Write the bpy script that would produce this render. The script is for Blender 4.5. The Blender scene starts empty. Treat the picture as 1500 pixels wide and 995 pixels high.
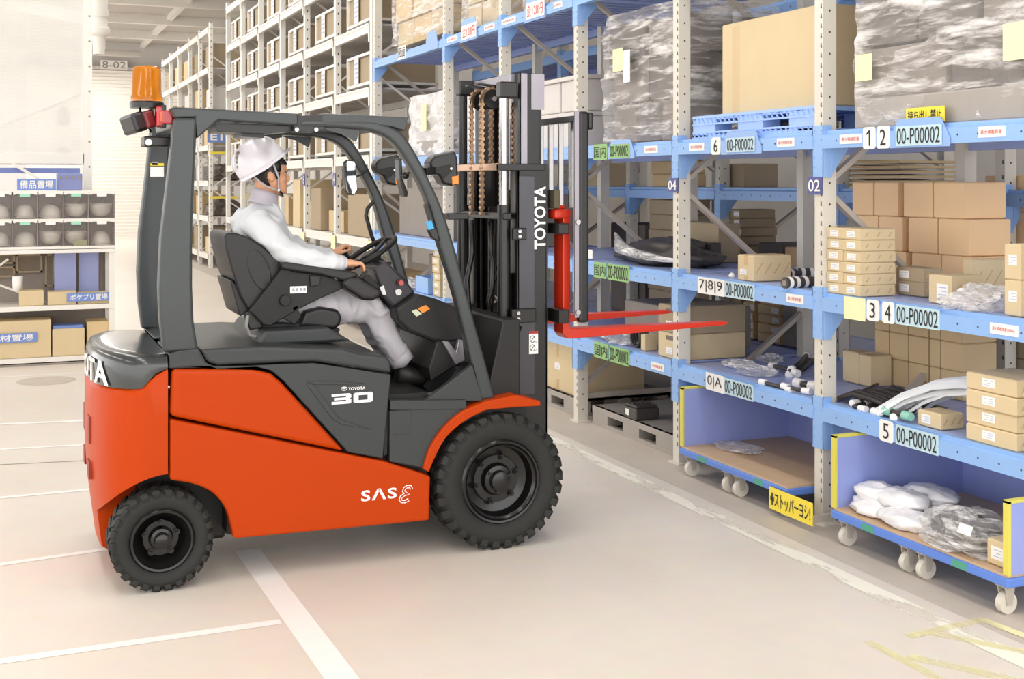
import bpy, bmesh, math, random
from mathutils import Vector, Matrix, noise

SC = bpy.context.scene
COL = SC.collection
random.seed(7)

# ------------------------------------------------------------------ camera
F_PX = 1770.0            # focal length in pixels of the 1500 x 995 frame
CAM_H = 1.9
HOR = 268.0              # row of the horizon (level camera, shifted lens)
TH = math.atan2(740.0, F_PX)
FW = Vector((math.sin(TH), math.cos(TH), 0))
RT = Vector((math.cos(TH), -math.sin(TH), 0))
cd = bpy.data.cameras.new('camera')
cam = bpy.data.objects.new('camera', cd); COL.objects.link(cam)
cam.location = (0, 0, CAM_H)
cam.rotation_euler = (math.pi/2, 0, -TH)
cd.sensor_width = 36.0
cd.lens = F_PX/1500*36.0
cd.shift_y = (HOR-497.5)/1500
cd.clip_start = 0.05; cd.clip_end = 300
SC.camera = cam

# ------------------------------------------------------------------ world, lights, exposure
w = bpy.data.worlds.new('world'); SC.world = w; w.use_nodes = True
bg = w.node_tree.nodes['Background']
bg.inputs[0].default_value = (1.0, 0.99, 0.98, 1); bg.inputs[1].default_value = 3.1
SC.view_settings.view_transform = 'Standard'
SC.view_settings.look = 'None'
SC.view_settings.exposure = 0.0
SC.view_settings.gamma = 1.0
SC.view_settings.use_curve_mapping = False
SC.cycles.max_bounces = 8
SC.cycles.diffuse_bounces = 6
SC.cycles.transparent_max_bounces = 10
SC.cycles.caustics_reflective = False
SC.cycles.caustics_refractive = False
CEIL_Z = 7.0
def area(loc, sx, sy, power, rot=(0, 0, 0), col=(1, 0.985, 0.965)):
    l = bpy.data.lights.new('ceiling_or_fill_light', 'AREA'); l.shape = 'RECTANGLE'; l.size = sx; l.size_y = sy
    l.energy = power; l.color = col
    o = bpy.data.objects.new('ceiling_or_fill_light', l); COL.objects.link(o); o.location = loc; o.rotation_euler = rot
    return o
# rows of tube lamps under the hall's ceiling
for yy in (-1.5, 4.0, 9.5, 15.0, 21.0, 27.0, 34.0):
    area((-0.6, yy, CEIL_Z-0.35), 0.7, 4.4, 68)
    area((3.0, yy, CEIL_Z-0.35), 0.7, 4.4, 68)
for yy in (39.0, 43.0):
    for xx in (-4.0, -0.6, 3.0): area((xx, yy, CEIL_Z-1.1), 0.7, 3.0, 120)  # extra fill lamps added to brighten the shutter end
for yy in (4.0, 9.5, 15.0, 21.0):
    area((-5.0, yy, CEIL_Z-0.35), 0.7, 4.4, 68)

# ------------------------------------------------------------------ pixels to points
def ray(px, py):
    return FW + RT*((px-750.0)/F_PX) + Vector((0, 0, -(py-HOR)/F_PX))
def at_y(px, py, Y):
    d = ray(px, py); t = Y/d.y; return Vector((d.x*t, Y, CAM_H+d.z*t))
def at_x(px, py, X):
    d = ray(px, py); t = X/d.x; return Vector((X, d.y*t, CAM_H+d.z*t))
def at_z(px, py, Z):
    d = ray(px, py); t = (Z-CAM_H)/d.z; return Vector((d.x*t, d.y*t, Z))

# ------------------------------------------------------------------ mesh building
class MB:
    def __init__(s): s.v = []; s.f = []; s.m = []; s.mi = 0
    def add(s, vs, fs):
        b = len(s.v); s.v += [tuple(v) for v in vs]
        for f in fs: s.f.append(tuple(b+i for i in f)); s.m.append(s.mi)
        return s
    def box(s, lo, hi, M=None):
        x0, y0, z0 = lo; x1, y1, z1 = hi
        vs = [Vector(p) for p in ((x0,y0,z0),(x1,y0,z0),(x1,y1,z0),(x0,y1,z0),(x0,y0,z1),(x1,y0,z1),(x1,y1,z1),(x0,y1,z1))]
        if M is not None: vs = [M @ v for v in vs]
        return s.add(vs, [(3,2,1,0),(4,5,6,7),(0,1,5,4),(1,2,6,5),(2,3,7,6),(3,0,4,7)])
    def cbox(s, c, d, M=None):
        h = [k/2 for k in d]
        R = Matrix.Translation(c) @ (M if M is not None else Matrix())
        return s.box((-h[0],-h[1],-h[2]), h, R)
    def bar(s, p0, p1, w, h, up=(0, 0, 1)):
        p0 = Vector(p0); p1 = Vector(p1); d = (p1-p0).normalized(); u = Vector(up)
        if abs(d.dot(u)) > 0.98: u = Vector((1, 0, 0))
        a = d.cross(u).normalized(); b = a.cross(d).normalized()
        vs = []
        for p in (p0, p1):
            for i, j in ((-1,-1),(1,-1),(1,1),(-1,1)): vs.append(p+a*(i*w/2)+b*(j*h/2))
        return s.add(vs, [(0,1,2,3),(7,6,5,4),(0,4,5,1),(1,5,6,2),(2,6,7,3),(3,7,4,0)])
    def prism(s, poly, lo, hi, axis='y'):
        # poly: list of (a, b); axis y -> (x, z), axis x -> (y, z), axis z -> (x, y)
        def P(a, b, c): return (a, c, b) if axis == 'y' else ((c, a, b) if axis == 'x' else (a, b, c))
        n = len(poly)
        vs = [P(a, b, lo) for a, b in poly]+[P(a, b, hi) for a, b in poly]
        fs = [tuple(range(n)), tuple(range(2*n-1, n-1, -1))]
        fs += [(i, i+n, (i+1) % n+n, (i+1) % n) for i in range(n)]
        return s.add(vs, fs)
    def cyl(s, p0, p1, r0, r1=None, n=16, cap=True):
        r1 = r0 if r1 is None else r1
        p0 = Vector(p0); p1 = Vector(p1); d = (p1-p0).normalized()
        a = d.orthogonal().normalized(); b = d.cross(a)
        vs = []
        for p, r in ((p0, r0), (p1, r1)):
            for i in range(n):
                t = 2*math.pi*i/n; vs.append(p+a*(r*math.cos(t))+b*(r*math.sin(t)))
        fs = [(i, (i+1) % n, n+(i+1) % n, n+i) for i in range(n)]
        if cap: fs += [tuple(range(n-1, -1, -1)), tuple(range(n, 2*n))]
        return s.add(vs, fs)
    def tube(s, pts, r, n=8, close=False, cap=True):
        pts = [Vector(p) for p in pts]; m = len(pts); rr = r if isinstance(r, (list, tuple)) else [r]*m
        vs = []; fs = []; prev = None
        for i, p in enumerate(pts):
            if close: d = pts[(i+1) % m]-pts[i-1]
            else: d = pts[min(i+1, m-1)]-pts[max(i-1, 0)]
            d.normalize()
            if prev is None: a = d.orthogonal().normalized()
            else: a = (prev-d*prev.dot(d)); a = a.normalized() if a.length > 1e-6 else d.orthogonal().normalized()
            prev = a; b = d.cross(a)
            for k in range(n):
                t = 2*math.pi*k/n; vs.append(p+a*(rr[i]*math.cos(t))+b*(rr[i]*math.sin(t)))
        for i in range(m if close else m-1):
            j = (i+1) % m
            for k in range(n): fs.append((i*n+k, i*n+(k+1) % n, j*n+(k+1) % n, j*n+k))
        if cap and not close: fs += [tuple(range(n-1, -1, -1)), tuple(range((m-1)*n, m*n))]
        return s.add(vs, fs)
    def lathe(s, prof, c, axis, n=32, closed=False):
        # prof: list of (r, h); h along axis from c
        c = Vector(c); d = Vector(axis).normalized(); a = d.orthogonal().normalized(); b = d.cross(a)
        vs = []; fs = []; m = len(prof)
        for r, h in prof:
            for k in range(n):
                t = 2*math.pi*k/n; vs.append(c+d*h+a*(r*math.cos(t))+b*(r*math.sin(t)))
        for i in range(m if closed else m-1):
            j = (i+1) % m
            for k in range(n): fs.append((i*n+k, i*n+(k+1) % n, j*n+(k+1) % n, j*n+k))
        return s.add(vs, fs)
    def rings(s, rings, cap=True, close=True):
        n = len(rings[0]); vs = [p for r in rings for p in r]; fs = []
        for i in range(len(rings)-1):
            for k in range(n if close else n-1): fs.append((i*n+k, i*n+(k+1) % n, (i+1)*n+(k+1) % n, (i+1)*n+k))
        if cap: fs += [tuple(range(n-1, -1, -1)), tuple(range((len(rings)-1)*n, len(rings)*n))]
        return s.add(vs, fs)
    def ell(s, c, r, n=16, m=10, M=None):
        c = Vector(c); vs = []; fs = []
        for i in range(m+1):
            ph = math.pi*i/m
            for k in range(n):
                t = 2*math.pi*k/n
                v = Vector((r[0]*math.sin(ph)*math.cos(t), r[1]*math.sin(ph)*math.sin(t), r[2]*math.cos(ph)))
                vs.append(c+(M @ v if M is not None else v))
        for i in range(m):
            for k in range(n): fs.append((i*n+k, (i+1)*n+k, (i+1)*n+(k+1) % n, i*n+(k+1) % n))
        return s.add(vs, fs)
    def mesh(s, name, mats, smooth=False, recalc=True):
        me = bpy.data.meshes.new(name); me.from_pydata(s.v, [], s.f)
        mats = mats if isinstance(mats, (list, tuple)) else [mats]
        for mt in mats: me.materials.append(mt)
        if len(mats) > 1: me.polygons.foreach_set('material_index', s.m)
        if recalc:
            b = bmesh.new(); b.from_mesh(me); bmesh.ops.remove_doubles(b, verts=b.verts, dist=1e-5)
            bmesh.ops.recalc_face_normals(b, faces=b.faces); b.to_mesh(me); b.free()
        if smooth: me.polygons.foreach_set('use_smooth', [True]*len(me.polygons))
        me.update(); return me
    def build(s, name, mats, parent=None, smooth=False, bevel=0, seg=2, sharp=None):
        o = bpy.data.objects.new(name, s.mesh(name, mats, smooth)); COL.objects.link(o)
        if parent is not None: set_parent(o, parent)
        if bevel:
            md = o.modifiers.new('bevel', 'BEVEL'); md.width = bevel; md.segments = seg; md.limit_method = 'ANGLE'; md.angle_limit = math.radians(35)
            md.harden_normals = False
        if sharp: smooth_by_angle(o, sharp)
        return o

def smooth_by_angle(o, deg):
    me = o.data
    b = bmesh.new(); b.from_mesh(me)
    for f in b.faces: f.smooth = True
    for e in b.edges:
        if len(e.link_faces) == 2: e.smooth = e.calc_face_angle(0) < math.radians(deg)
    b.to_mesh(me); b.free()

def world_of(o):
    M = Matrix.LocRotScale(o.location, o.rotation_euler, o.scale)
    return world_of(o.parent) @ o.matrix_parent_inverse @ M if o.parent else M
def set_parent(o, p):
    o.parent = p; o.matrix_parent_inverse = world_of(p).inverted()
def empty(name, loc):
    o = bpy.data.objects.new(name, None); COL.objects.link(o); o.location = loc; o.empty_display_size = 0.1; return o
LABELS = {}
def tag(o, label, cat, group=None):
    o['label'] = label; o['category'] = cat
    if group: o['group'] = group
    n = len(label.replace('-', ' ').split())
    if not 4 <= len(label.split()) <= 16: print('LABEL LENGTH', label)
    if label in LABELS: print('LABEL TWICE', label)
    LABELS[label] = 1
    return o
def struct(o): o['kind'] = 'structure'; return o
def clone(o, parent=None, delta=None, M=None):
    c = o.copy(); COL.objects.link(c)
    if parent is not None:
        c.parent = parent; c.matrix_parent_inverse = o.matrix_parent_inverse.copy()
    for ch in [k for k in bpy.data.objects if k.parent == o and k != c]: clone(ch, c)
    return c
KIDS = {}
def copy_tree(o, parent=None):
    c = o.copy(); COL.objects.link(c)
    if parent is not None: c.parent = parent
    for ch in o.children: copy_tree(ch, c)
    return c
def bake(o):
    # replace the object's mesh with its evaluated one
    dg = bpy.context.evaluated_depsgraph_get(); dg.update()
    me = bpy.data.meshes.new_from_object(o.evaluated_get(dg))
    o.modifiers.clear(); o.data = me; return o
def cut(o, cutters):
    b = bmesh.new(); b.from_mesh(o.data); bmesh.ops.triangulate(b, faces=b.faces); bmesh.ops.recalc_face_normals(b, faces=b.faces)
    if b.calc_volume(signed=True) < 0: bmesh.ops.reverse_faces(b, faces=b.faces)
    b.to_mesh(o.data); b.free()
    for mb in cutters:
        c = mb.build('cutter', o.data.materials[0]); md = o.modifiers.new('b', 'BOOLEAN'); md.object = c; md.solver = 'EXACT'; md.operation = 'DIFFERENCE'
        bake(o); bpy.data.objects.remove(c)
    return o

def curve(pts, sub=4):
    # smooth open polyline through the given points
    P = [Vector(p) for p in pts]; out = []
    for i in range(len(P)-1):
        p0, p1, p2, p3 = P[max(i-1, 0)], P[i], P[i+1], P[min(i+2, len(P)-1)]
        for k in range(sub):
            t = k/sub; q = 0.5*((2*p1)+(p2-p0)*t+(2*p0-5*p1+4*p2-p3)*t*t+(-p0+3*p1-3*p2+p3)*t**3); out.append((q.x, q.y))
    return out+[(P[-1].x, P[-1].y)]

# ------------------------------------------------------------------ materials
MATS = {}
def srgb(h):
    if isinstance(h, str):
        h = h.lstrip('#'); c = [int(h[i:i+2], 16)/255 for i in (0, 2, 4)]
    else: c = [k/255 for k in h]
    return tuple((k/12.92 if k <= 0.04045 else ((k+0.055)/1.055)**2.4) for k in c)
def mat(name, col, rough=0.5, metal=0.0, var=0.06, scale=6.0, bump=0.0, bscale=60.0, spec=0.5, coat=0.0, alpha=1.0, trans=0.0, emit=0.0, stretch=None):
    if name in MATS: return MATS[name]
    m = bpy.data.materials.new(name); m.use_nodes = True; nt = m.node_tree; N = nt.nodes; L = nt.links
    b = N['Principled BSDF']; c = srgb(col)
    b.inputs['Roughness'].default_value = rough; b.inputs['Metallic'].default_value = metal
    b.inputs['Specular IOR Level'].default_value = spec
    if coat: b.inputs['Coat Weight'].default_value = coat; b.inputs['Coat Roughness'].default_value = 0.08
    if alpha < 1: b.inputs['Alpha'].default_value = alpha
    if trans: b.inputs['Transmission Weight'].default_value = trans
    if emit: b.inputs['Emission Color'].default_value = (*c, 1); b.inputs['Emission Strength'].default_value = emit
    tc = N.new('ShaderNodeTexCoord'); src = tc.outputs['Object']
    if stretch:
        mp = N.new('ShaderNodeMapping'); mp.inputs['Scale'].default_value = stretch; L.new(src, mp.inputs['Vector']); src = mp.outputs['Vector']
    nz = N.new('ShaderNodeTexNoise'); nz.inputs['Scale'].default_value = scale; nz.inputs['Detail'].default_value = 5
    L.new(src, nz.inputs['Vector'])
    mx = N.new('ShaderNodeMix'); mx.data_type = 'RGBA'
    mx.inputs[6].default_value = (*[k*(1-var) for k in c], 1); mx.inputs[7].default_value = (*[min(1, k*(1+var)) for k in c], 1)
    L.new(nz.outputs['Fac'], mx.inputs[0]); L.new(mx.outputs[2], b.inputs['Base Color'])
    if bump:
        n2 = N.new('ShaderNodeTexNoise'); n2.inputs['Scale'].default_value = bscale; n2.inputs['Detail'].default_value = 4
        L.new(src, n2.inputs['Vector'])
        bp = N.new('ShaderNodeBump'); bp.inputs['Strength'].default_value = bump; bp.inputs['Distance'].default_value = 0.01
        L.new(n2.outputs['Fac'], bp.inputs['Height']); L.new(bp.outputs['Normal'], b.inputs['Normal'])
    MATS[name] = m; return m
def film_mat(name, col, cover=0.35, rough=0.18, scale=14.0, bump=0.9):
    # clear stretched film: see-through, with thin bright creases running along the pull
    m = bpy.data.materials.new(name); m.use_nodes = True; nt = m.node_tree; N = nt.nodes; L = nt.links
    b = N['Principled BSDF']; c = srgb(col); b.inputs['Base Color'].default_value = (*c, 1); b.inputs['Roughness'].default_value = rough
    tr = N.new('ShaderNodeBsdfTransparent'); mx = N.new('ShaderNodeMixShader'); tc = N.new('ShaderNodeTexCoord')
    def streak(rot, sc, s0):
        mp = N.new('ShaderNodeMapping'); mp.inputs['Scale'].default_value = sc; mp.inputs['Rotation'].default_value = rot
        L.new(tc.outputs['Object'], mp.inputs['Vector'])
        nz = N.new('ShaderNodeTexNoise'); nz.inputs['Scale'].default_value = s0; nz.inputs['Detail'].default_value = 6; nz.inputs['Roughness'].default_value = 0.62; nz.inputs['Distortion'].default_value = 0.25
        L.new(mp.outputs['Vector'], nz.inputs['Vector']); return nz.outputs['Fac']
    a1 = streak((0.35, 0, 0), (0.7, 0.7, 5.0), scale*0.25); a2 = streak((-0.5, 0, 0), (0.8, 0.9, 4.0), scale*0.18)
    ad = N.new('ShaderNodeMath'); ad.operation = 'MAXIMUM'; L.new(a1, ad.inputs[0]); L.new(a2, ad.inputs[1])
    rp = N.new('ShaderNodeValToRGB'); e = rp.color_ramp.elements
    e[0].position = 0.51; e[1].position = 0.68; e[0].color = (cover*0.5,)*3+(1,); e[1].color = (min(1, cover*2.6),)*3+(1,)
    L.new(ad.outputs[0], rp.inputs['Fac'])
    bp = N.new('ShaderNodeBump'); bp.inputs['Strength'].default_value = bump; bp.inputs['Distance'].default_value = 0.04
    L.new(ad.outputs[0], bp.inputs['Height']); L.new(bp.outputs['Normal'], b.inputs['Normal'])
    L.new(rp.outputs['Color'], mx.inputs[0]); L.new(tr.outputs[0], mx.inputs[1]); L.new(b.outputs[0], mx.inputs[2])
    L.new(mx.outputs[0], N['Material Output'].inputs['Surface'])
    MATS[name] = m; return m

# ------------------------------------------------------------------ lettering
def text_mesh(body, size=1.0, shear=0.0, offset=0.0, spacing=1.0, name='lettering'):
    cu = bpy.data.curves.new(name, 'FONT'); cu.body = body; cu.size = size; cu.align_x = 'CENTER'; cu.align_y = 'CENTER'
    cu.shear = shear; cu.offset = offset; cu.space_character = spacing; cu.resolution_u = 3
    o = bpy.data.objects.new(name, cu); COL.objects.link(o)
    dg = bpy.context.evaluated_depsgraph_get(); dg.update()
    me = bpy.data.meshes.new_from_object(o.evaluated_get(dg)); bpy.data.objects.remove(o)
    return me
def lettering(body, c, w, h, ux, uz, m, parent, name='lettering', offset=0.0, shear=0.0, fn=None, spacing=1.0, lift=0.002):
    # body fitted into a w x h frame centred on c; ux, uz: reading and up directions
    me = text_mesh(body, 1.0, shear, offset, spacing)
    xs = [v.co.x for v in me.vertices]; ys = [v.co.y for v in me.vertices]
    if not xs: return None
    x0, x1, y0, y1 = min(xs), max(xs), min(ys), max(ys)
    ux = Vector(ux).normalized(); uz = Vector(uz).normalized(); nn = ux.cross(uz); c = Vector(c)
    for v in me.vertices:
        a = ((v.co.x-x0)/(x1-x0)-0.5)*w; b = ((v.co.y-y0)/(y1-y0)-0.5)*h
        v.co = fn(a, b) if fn else c+ux*a+uz*b+nn*lift
    me.materials.clear(); me.materials.append(m)
    o = bpy.data.objects.new(name, me); COL.objects.link(o)
    if parent is not None: set_parent(o, parent)
    return o

# ================================================================== material library
M_cream = mat('post_cream', '#d5d0c4', 0.45, var=0.04)
M_white = mat('white_paint', '#e6e3dc', 0.4, var=0.03)
M_blue = mat('beam_blue', '#8eb4e6', 0.4, var=0.05)
M_blue2 = mat('deck_blue', '#a3b3e2', 0.35, var=0.06)
M_steel = mat('brace_steel', '#bdb4a8', 0.4, 0.15, var=0.08)
M_hole = mat('hole_dark', '#4a4743', 0.8)
M_paper = mat('paper_white', '#eceae6', 0.7, var=0.02)
M_ink = mat('ink_black', '#2a2a2a', 0.7)
M_green = mat('tag_green', '#8fb878', 0.6, var=0.03)
M_teal = mat('tag_teal', '#bcd6e0', 0.5, var=0.03)
M_navy = mat('plate_navy', '#55598f', 0.5, var=0.04)
M_sign = mat('sign_blue', '#6f8ccc', 0.5, var=0.04)
M_yel = mat('tag_yellow', '#f2dc4a', 0.6, var=0.03)
M_note = mat('note_cream', '#efe9b8', 0.7, var=0.03)
M_red = mat('print_red', '#c8423a', 0.6)
M_kraft = mat('kraft', '#d3b98e', 0.75, var=0.06, scale=4, bump=0.05, bscale=90)
M_kraft2 = mat('kraft_pale', '#d2be98', 0.75, var=0.06, scale=4, bump=0.05, bscale=90)
M_kraft3 = mat('kraft_orange', '#eac69a', 0.72, var=0.05, scale=4, bump=0.05, bscale=90)  # lightened so the carton wall looks seen through haze
M_kraft4 = mat('kraft_brown', '#a5947a', 0.75, var=0.08, scale=4, bump=0.05, bscale=90)
M_tape = mat('packing_tape', '#c6a574', 0.3, var=0.03)
M_stripe = mat('stripe_print', '#bfa272', 0.75, var=0.04)
M_grey = mat('hazed_grey', '#8d857d', 0.6, var=0.1)  # background haze put into the colour of dark goods
M_dark = mat('hazed_dark', '#6b635d', 0.5, var=0.12)  # paler than the goods' own dark, haze mixed into the colour
M_black = mat('black_plastic', '#45403d', 0.4, var=0.1)  # black lifted towards grey to stand in for haze
M_plast = mat('pallet_blue', '#9dbdf0', 0.4, var=0.04)
M_greypal = mat('pallet_grey', '#a39c95', 0.6, var=0.08)
M_cart = mat('cart_blue', '#5f86d8', 0.4, var=0.05)
M_cartpan = mat('cart_panel', '#93a0da', 0.5, var=0.05)
M_edge = mat('cart_edge_yellow', '#d8cf5a', 0.5, var=0.06)
M_wood = mat('cart_plywood', '#c5a98a', 0.6, var=0.1, scale=3, stretch=(1, 6, 1))
M_rubber = mat('caster_grey', '#d5d0c4', 0.5)
M_chrome = mat('chrome', '#d8d8d8', 0.18, 1.0, var=0.02)
M_film = film_mat('stretch_film', '#f3efec', 0.33)
M_bagfilm = film_mat('bag_film', '#f5f3f2', 0.42, 0.15, 22)
M_bagw = mat('bag_white', '#e9e8ea', 0.25, var=0.05, bump=0.5, bscale=25)

# ================================================================== the hall
def floor_material():
    m = bpy.data.materials.new('floor_coating'); m.use_nodes = True; nt = m.node_tree; N = nt.nodes; L = nt.links
    b = N['Principled BSDF']; tc = N.new('ShaderNodeTexCoord')
    n1 = N.new('ShaderNodeTexNoise'); n1.inputs['Scale'].default_value = 0.5; n1.inputs['Detail'].default_value = 6; L.new(tc.outputs['Object'], n1.inputs['Vector'])
    n2 = N.new('ShaderNodeTexNoise'); n2.inputs['Scale'].default_value = 7.0; n2.inputs['Detail'].default_value = 8; L.new(tc.outputs['Object'], n2.inputs['Vector'])
    r = N.new('ShaderNodeValToRGB'); e = r.color_ramp.elements
    e[0].position = 0.3; e[0].color = (*srgb('#e0d6ca'), 1); e[1].position = 0.7; e[1].color = (*srgb('#e9e2d8'), 1)
    L.new(n1.outputs['Fac'], r.inputs['Fac'])
    mx = N.new('ShaderNodeMix'); mx.data_type = 'RGBA'; mx.blend_type = 'MULTIPLY'; mx.inputs[0].default_value = 0.12
    L.new(r.outputs['Color'], mx.inputs[6]); L.new(n2.outputs['Color'], mx.inputs[7]); L.new(mx.outputs[2], b.inputs['Base Color'])
    r2 = N.new('ShaderNodeMapRange'); r2.inputs[3].default_value = 0.28; r2.inputs[4].default_value = 0.5
    L.new(n1.outputs['Fac'], r2.inputs[0]); L.new(r2.outputs[0], b.inputs['Roughness'])
    b.inputs['Specular IOR Level'].default_value = 0.4
    return m
M_floor = floor_material()
floor = struct(MB().box((-14, -6, -0.2), (14, 52, 0)).build('floor', M_floor)); floor['label'] = 'pale beige coated warehouse floor'
M_conc = mat('concrete_grey', '#c3b9ad', 0.6, var=0.12, scale=3, bump=0.1)
def ground_strip(p0, p1, wdt, m, name='painted_line', z=0.0015, parent=None):
    p0 = Vector((p0[0], p0[1])); p1 = Vector((p1[0], p1[1])); d = (p1-p0).normalized(); n = Vector((-d.y, d.x))*wdt/2
    pts = [p0-n, p1-n, p1+n, p0+n]
    return MB().add([(p.x, p.y, z) for p in pts], [(0, 1, 2, 3)]).build(name, m, parent or floor)
# bare concrete under the racks
MB().add([(3.86, -4, 0.0008), (9.0, -4, 0.0008), (9.0, 40, 0.0008), (3.86, 40, 0.0008)], [(0, 1, 2, 3)]).build('bare_concrete', M_conc, floor)
M_line = mat('line_white', '#f4f2ee', 0.5, var=0.03, scale=12)
def worn_material(name, col, lo=0.42, hi=0.5, scale=5):
    m = mat(name, col, 0.55, var=0.04); N = m.node_tree.nodes; L = m.node_tree.links; b = N['Principled BSDF']
    tc = N.new('ShaderNodeTexCoord'); nz = N.new('ShaderNodeTexNoise'); nz.inputs['Scale'].default_value = scale; nz.inputs['Detail'].default_value = 8
    mp = N.new('ShaderNodeMapping'); mp.inputs['Scale'].default_value = (2.5, 0.5, 1); L.new(tc.outputs['Object'], mp.inputs['Vector'])
    L.new(mp.outputs['Vector'], nz.inputs['Vector']); mr = N.new('ShaderNodeMapRange'); mr.inputs[1].default_value = lo; mr.inputs[2].default_value = hi
    L.new(nz.outputs['Fac'], mr.inputs[0]); L.new(mr.outputs[0], b.inputs['Alpha']); return m
M_wornwhite = worn_material('line_worn', '#f1eee0', 0.40, 0.50, 4)
M_wornyel = worn_material('line_worn_yellow', '#ebe6b4', 0.36, 0.6, 3)
ground_strip((3.72, 3.4), (3.72, 16), 0.11, M_wornwhite, z=0.002)
def px_line(a, b, wdt, m=None, name='painted_line', z=0.0015):
    p, q = at_z(*a, 0), at_z(*b, 0)
    if a[0] == -60: p = p-(q-p).normalized()*3.0      # bay lines run on past the picture edge
    return ground_strip(p, q, wdt, m or M_line, name, z)
px_line((362, 806), (520, 1021), 0.125)
px_line((-60, 978), (411, 911), 0.06)
px_line((-60, 836), (260, 790), 0.05); px_line((-60, 735), (190, 712), 0.05)
px_line((-60, 662), (190, 648), 0.045); px_line((-60, 624), (190, 614), 0.06)
px_line((-60, 556), (220, 541), 0.05)
px_line((-60, 684), (190, 672), 0.012, M_grey)
px_line((1270, 940), (1385, 1000), 0.05, M_wornyel, 'tape_mark'); px_line((1330, 933), (1440, 908), 0.05, M_wornyel, 'tape_mark', 0.0025)
px_line((1438, 908), (1510, 936), 0.05, M_wornyel, 'tape_mark', 0.003); px_line((1360, 927), (1510, 958), 0.05, M_wornyel, 'tape_mark', 0.0035)
px_line((1330, 962), (1500, 1000), 0.06, M_wornyel, 'tape_mark', 0.0022)
mh = at_z(68, 558, 0)
MB().lathe([(0.0, 0.004), (0.24, 0.004), (0.27, 0.001)], mh, (0, 0, 1), 32).build('floor_hatch', M_conc, floor)

M_wall = mat('wall_grey', '#c9c6c4', 0.7, var=0.04)
M_wall2 = mat('wall_pale', '#d9d5d0', 0.7, var=0.04)
M_ceil = mat('ceiling_panel', '#bdb8b1', 0.8, var=0.04)
MB().box((-14, 46, 0), (14, 46.3, CEIL_Z)).build('wall_back', M_wall)['kind'] = 'structure'
MB().box((9.0, -6, 0), (9.2, 46, CEIL_Z)).build('wall_right', M_wall2)['kind'] = 'structure'
ceiling = struct(MB().box((-14, -6, CEIL_Z), (14, 46.3, CEIL_Z+0.2)).build('ceiling', M_ceil))
M_rib = mat('ceiling_white', '#e4e1db', 0.6, var=0.03)
for yy in (22, 26, 30, 34, 38, 42): MB().box((-14, yy, CEIL_Z-0.28), (9, yy+0.22, CEIL_Z)).build('ceiling_beam', M_rib, ceiling)
for xx in (-3.0, 0.6, 4.5): MB().box((xx, 18, CEIL_Z-0.16), (xx+0.15, 46, CEIL_Z)).build('ceiling_joist', M_rib, ceiling)
MB().bar((2.0, 32.5, CEIL_Z-0.9), (0.2, 36.5, CEIL_Z-0.1), 0.5, 0.35).build('air_duct', M_rib, ceiling, bevel=0.02)
# pipe run under the ceiling
pp = empty('ceiling_pipe', (-4, 41, CEIL_Z-0.8)); tag(pp, 'white pipe running along under the ceiling before the shutter door', 'pipe')
MB().tube([(-4, 41, 6.1), (4.0, 41, 6.1)], 0.11, 12).build('pipe', M_rib, pp, smooth=True)
for xx in (-3, -0.4, 2.2): MB().bar((xx, 41, 6.1), (xx, 41, 7.0), 0.06, 0.06).build('hanger', M_rib, pp)
# shutter door, real folded slats
Dl = at_y(134, 340, 46); Dr = at_y(222, 340, 46); Dt = at_y(180, 103, 46).z; D0 = at_y(180, 343, 46).z
M_shut = mat('shutter_cream', '#efebe4', 0.45, var=0.02)
mb = MB(); nsl = 48; zz = [D0+(Dt-D0)*i/nsl for i in range(nsl+1)]
for i in range(nsl):
    z0, z1 = zz[i], zz[i+1]; zm = z0+(z1-z0)*0.75
    x0, x1 = Dl.x-2.2, Dr.x+1.0
    mb.add([(x0, 45.98, z0), (x1, 45.98, z0), (x1, 45.92, zm), (x0, 45.92, zm), (x1, 45.98, z1), (x0, 45.98, z1)], [(0, 1, 2, 3), (3, 2, 4, 5)])
dr = struct(mb.build('door_1', M_shut)); dr['label'] = 'closed cream roller shutter in the grey end wall'
MB().box((Dl.x-2.25, 45.8, 0), (Dr.x+1.05, 45.99, D0)).build('door_base', M_shut, dr)
MB().box((Dl.x-2.4, 45.75, Dt), (Dr.x+1.2, 45.99, Dt+0.1)).build('door_header', M_wall, dr)
sp = at_y(167, 95, 45.7)
sg = MB().cbox(sp, (0.92, 0.03, 0.30)).build('bay_sign', M_paper); tag(sg, 'pale sign reading 8-02 above the shutter door', 'sign')
lettering('8-02', sp+Vector((0, -0.02, 0)), 0.80, 0.24, (1, 0, 0), (0, 0, 1), mat('sign_grey', '#8f8a86', 0.6), sg)

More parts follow.
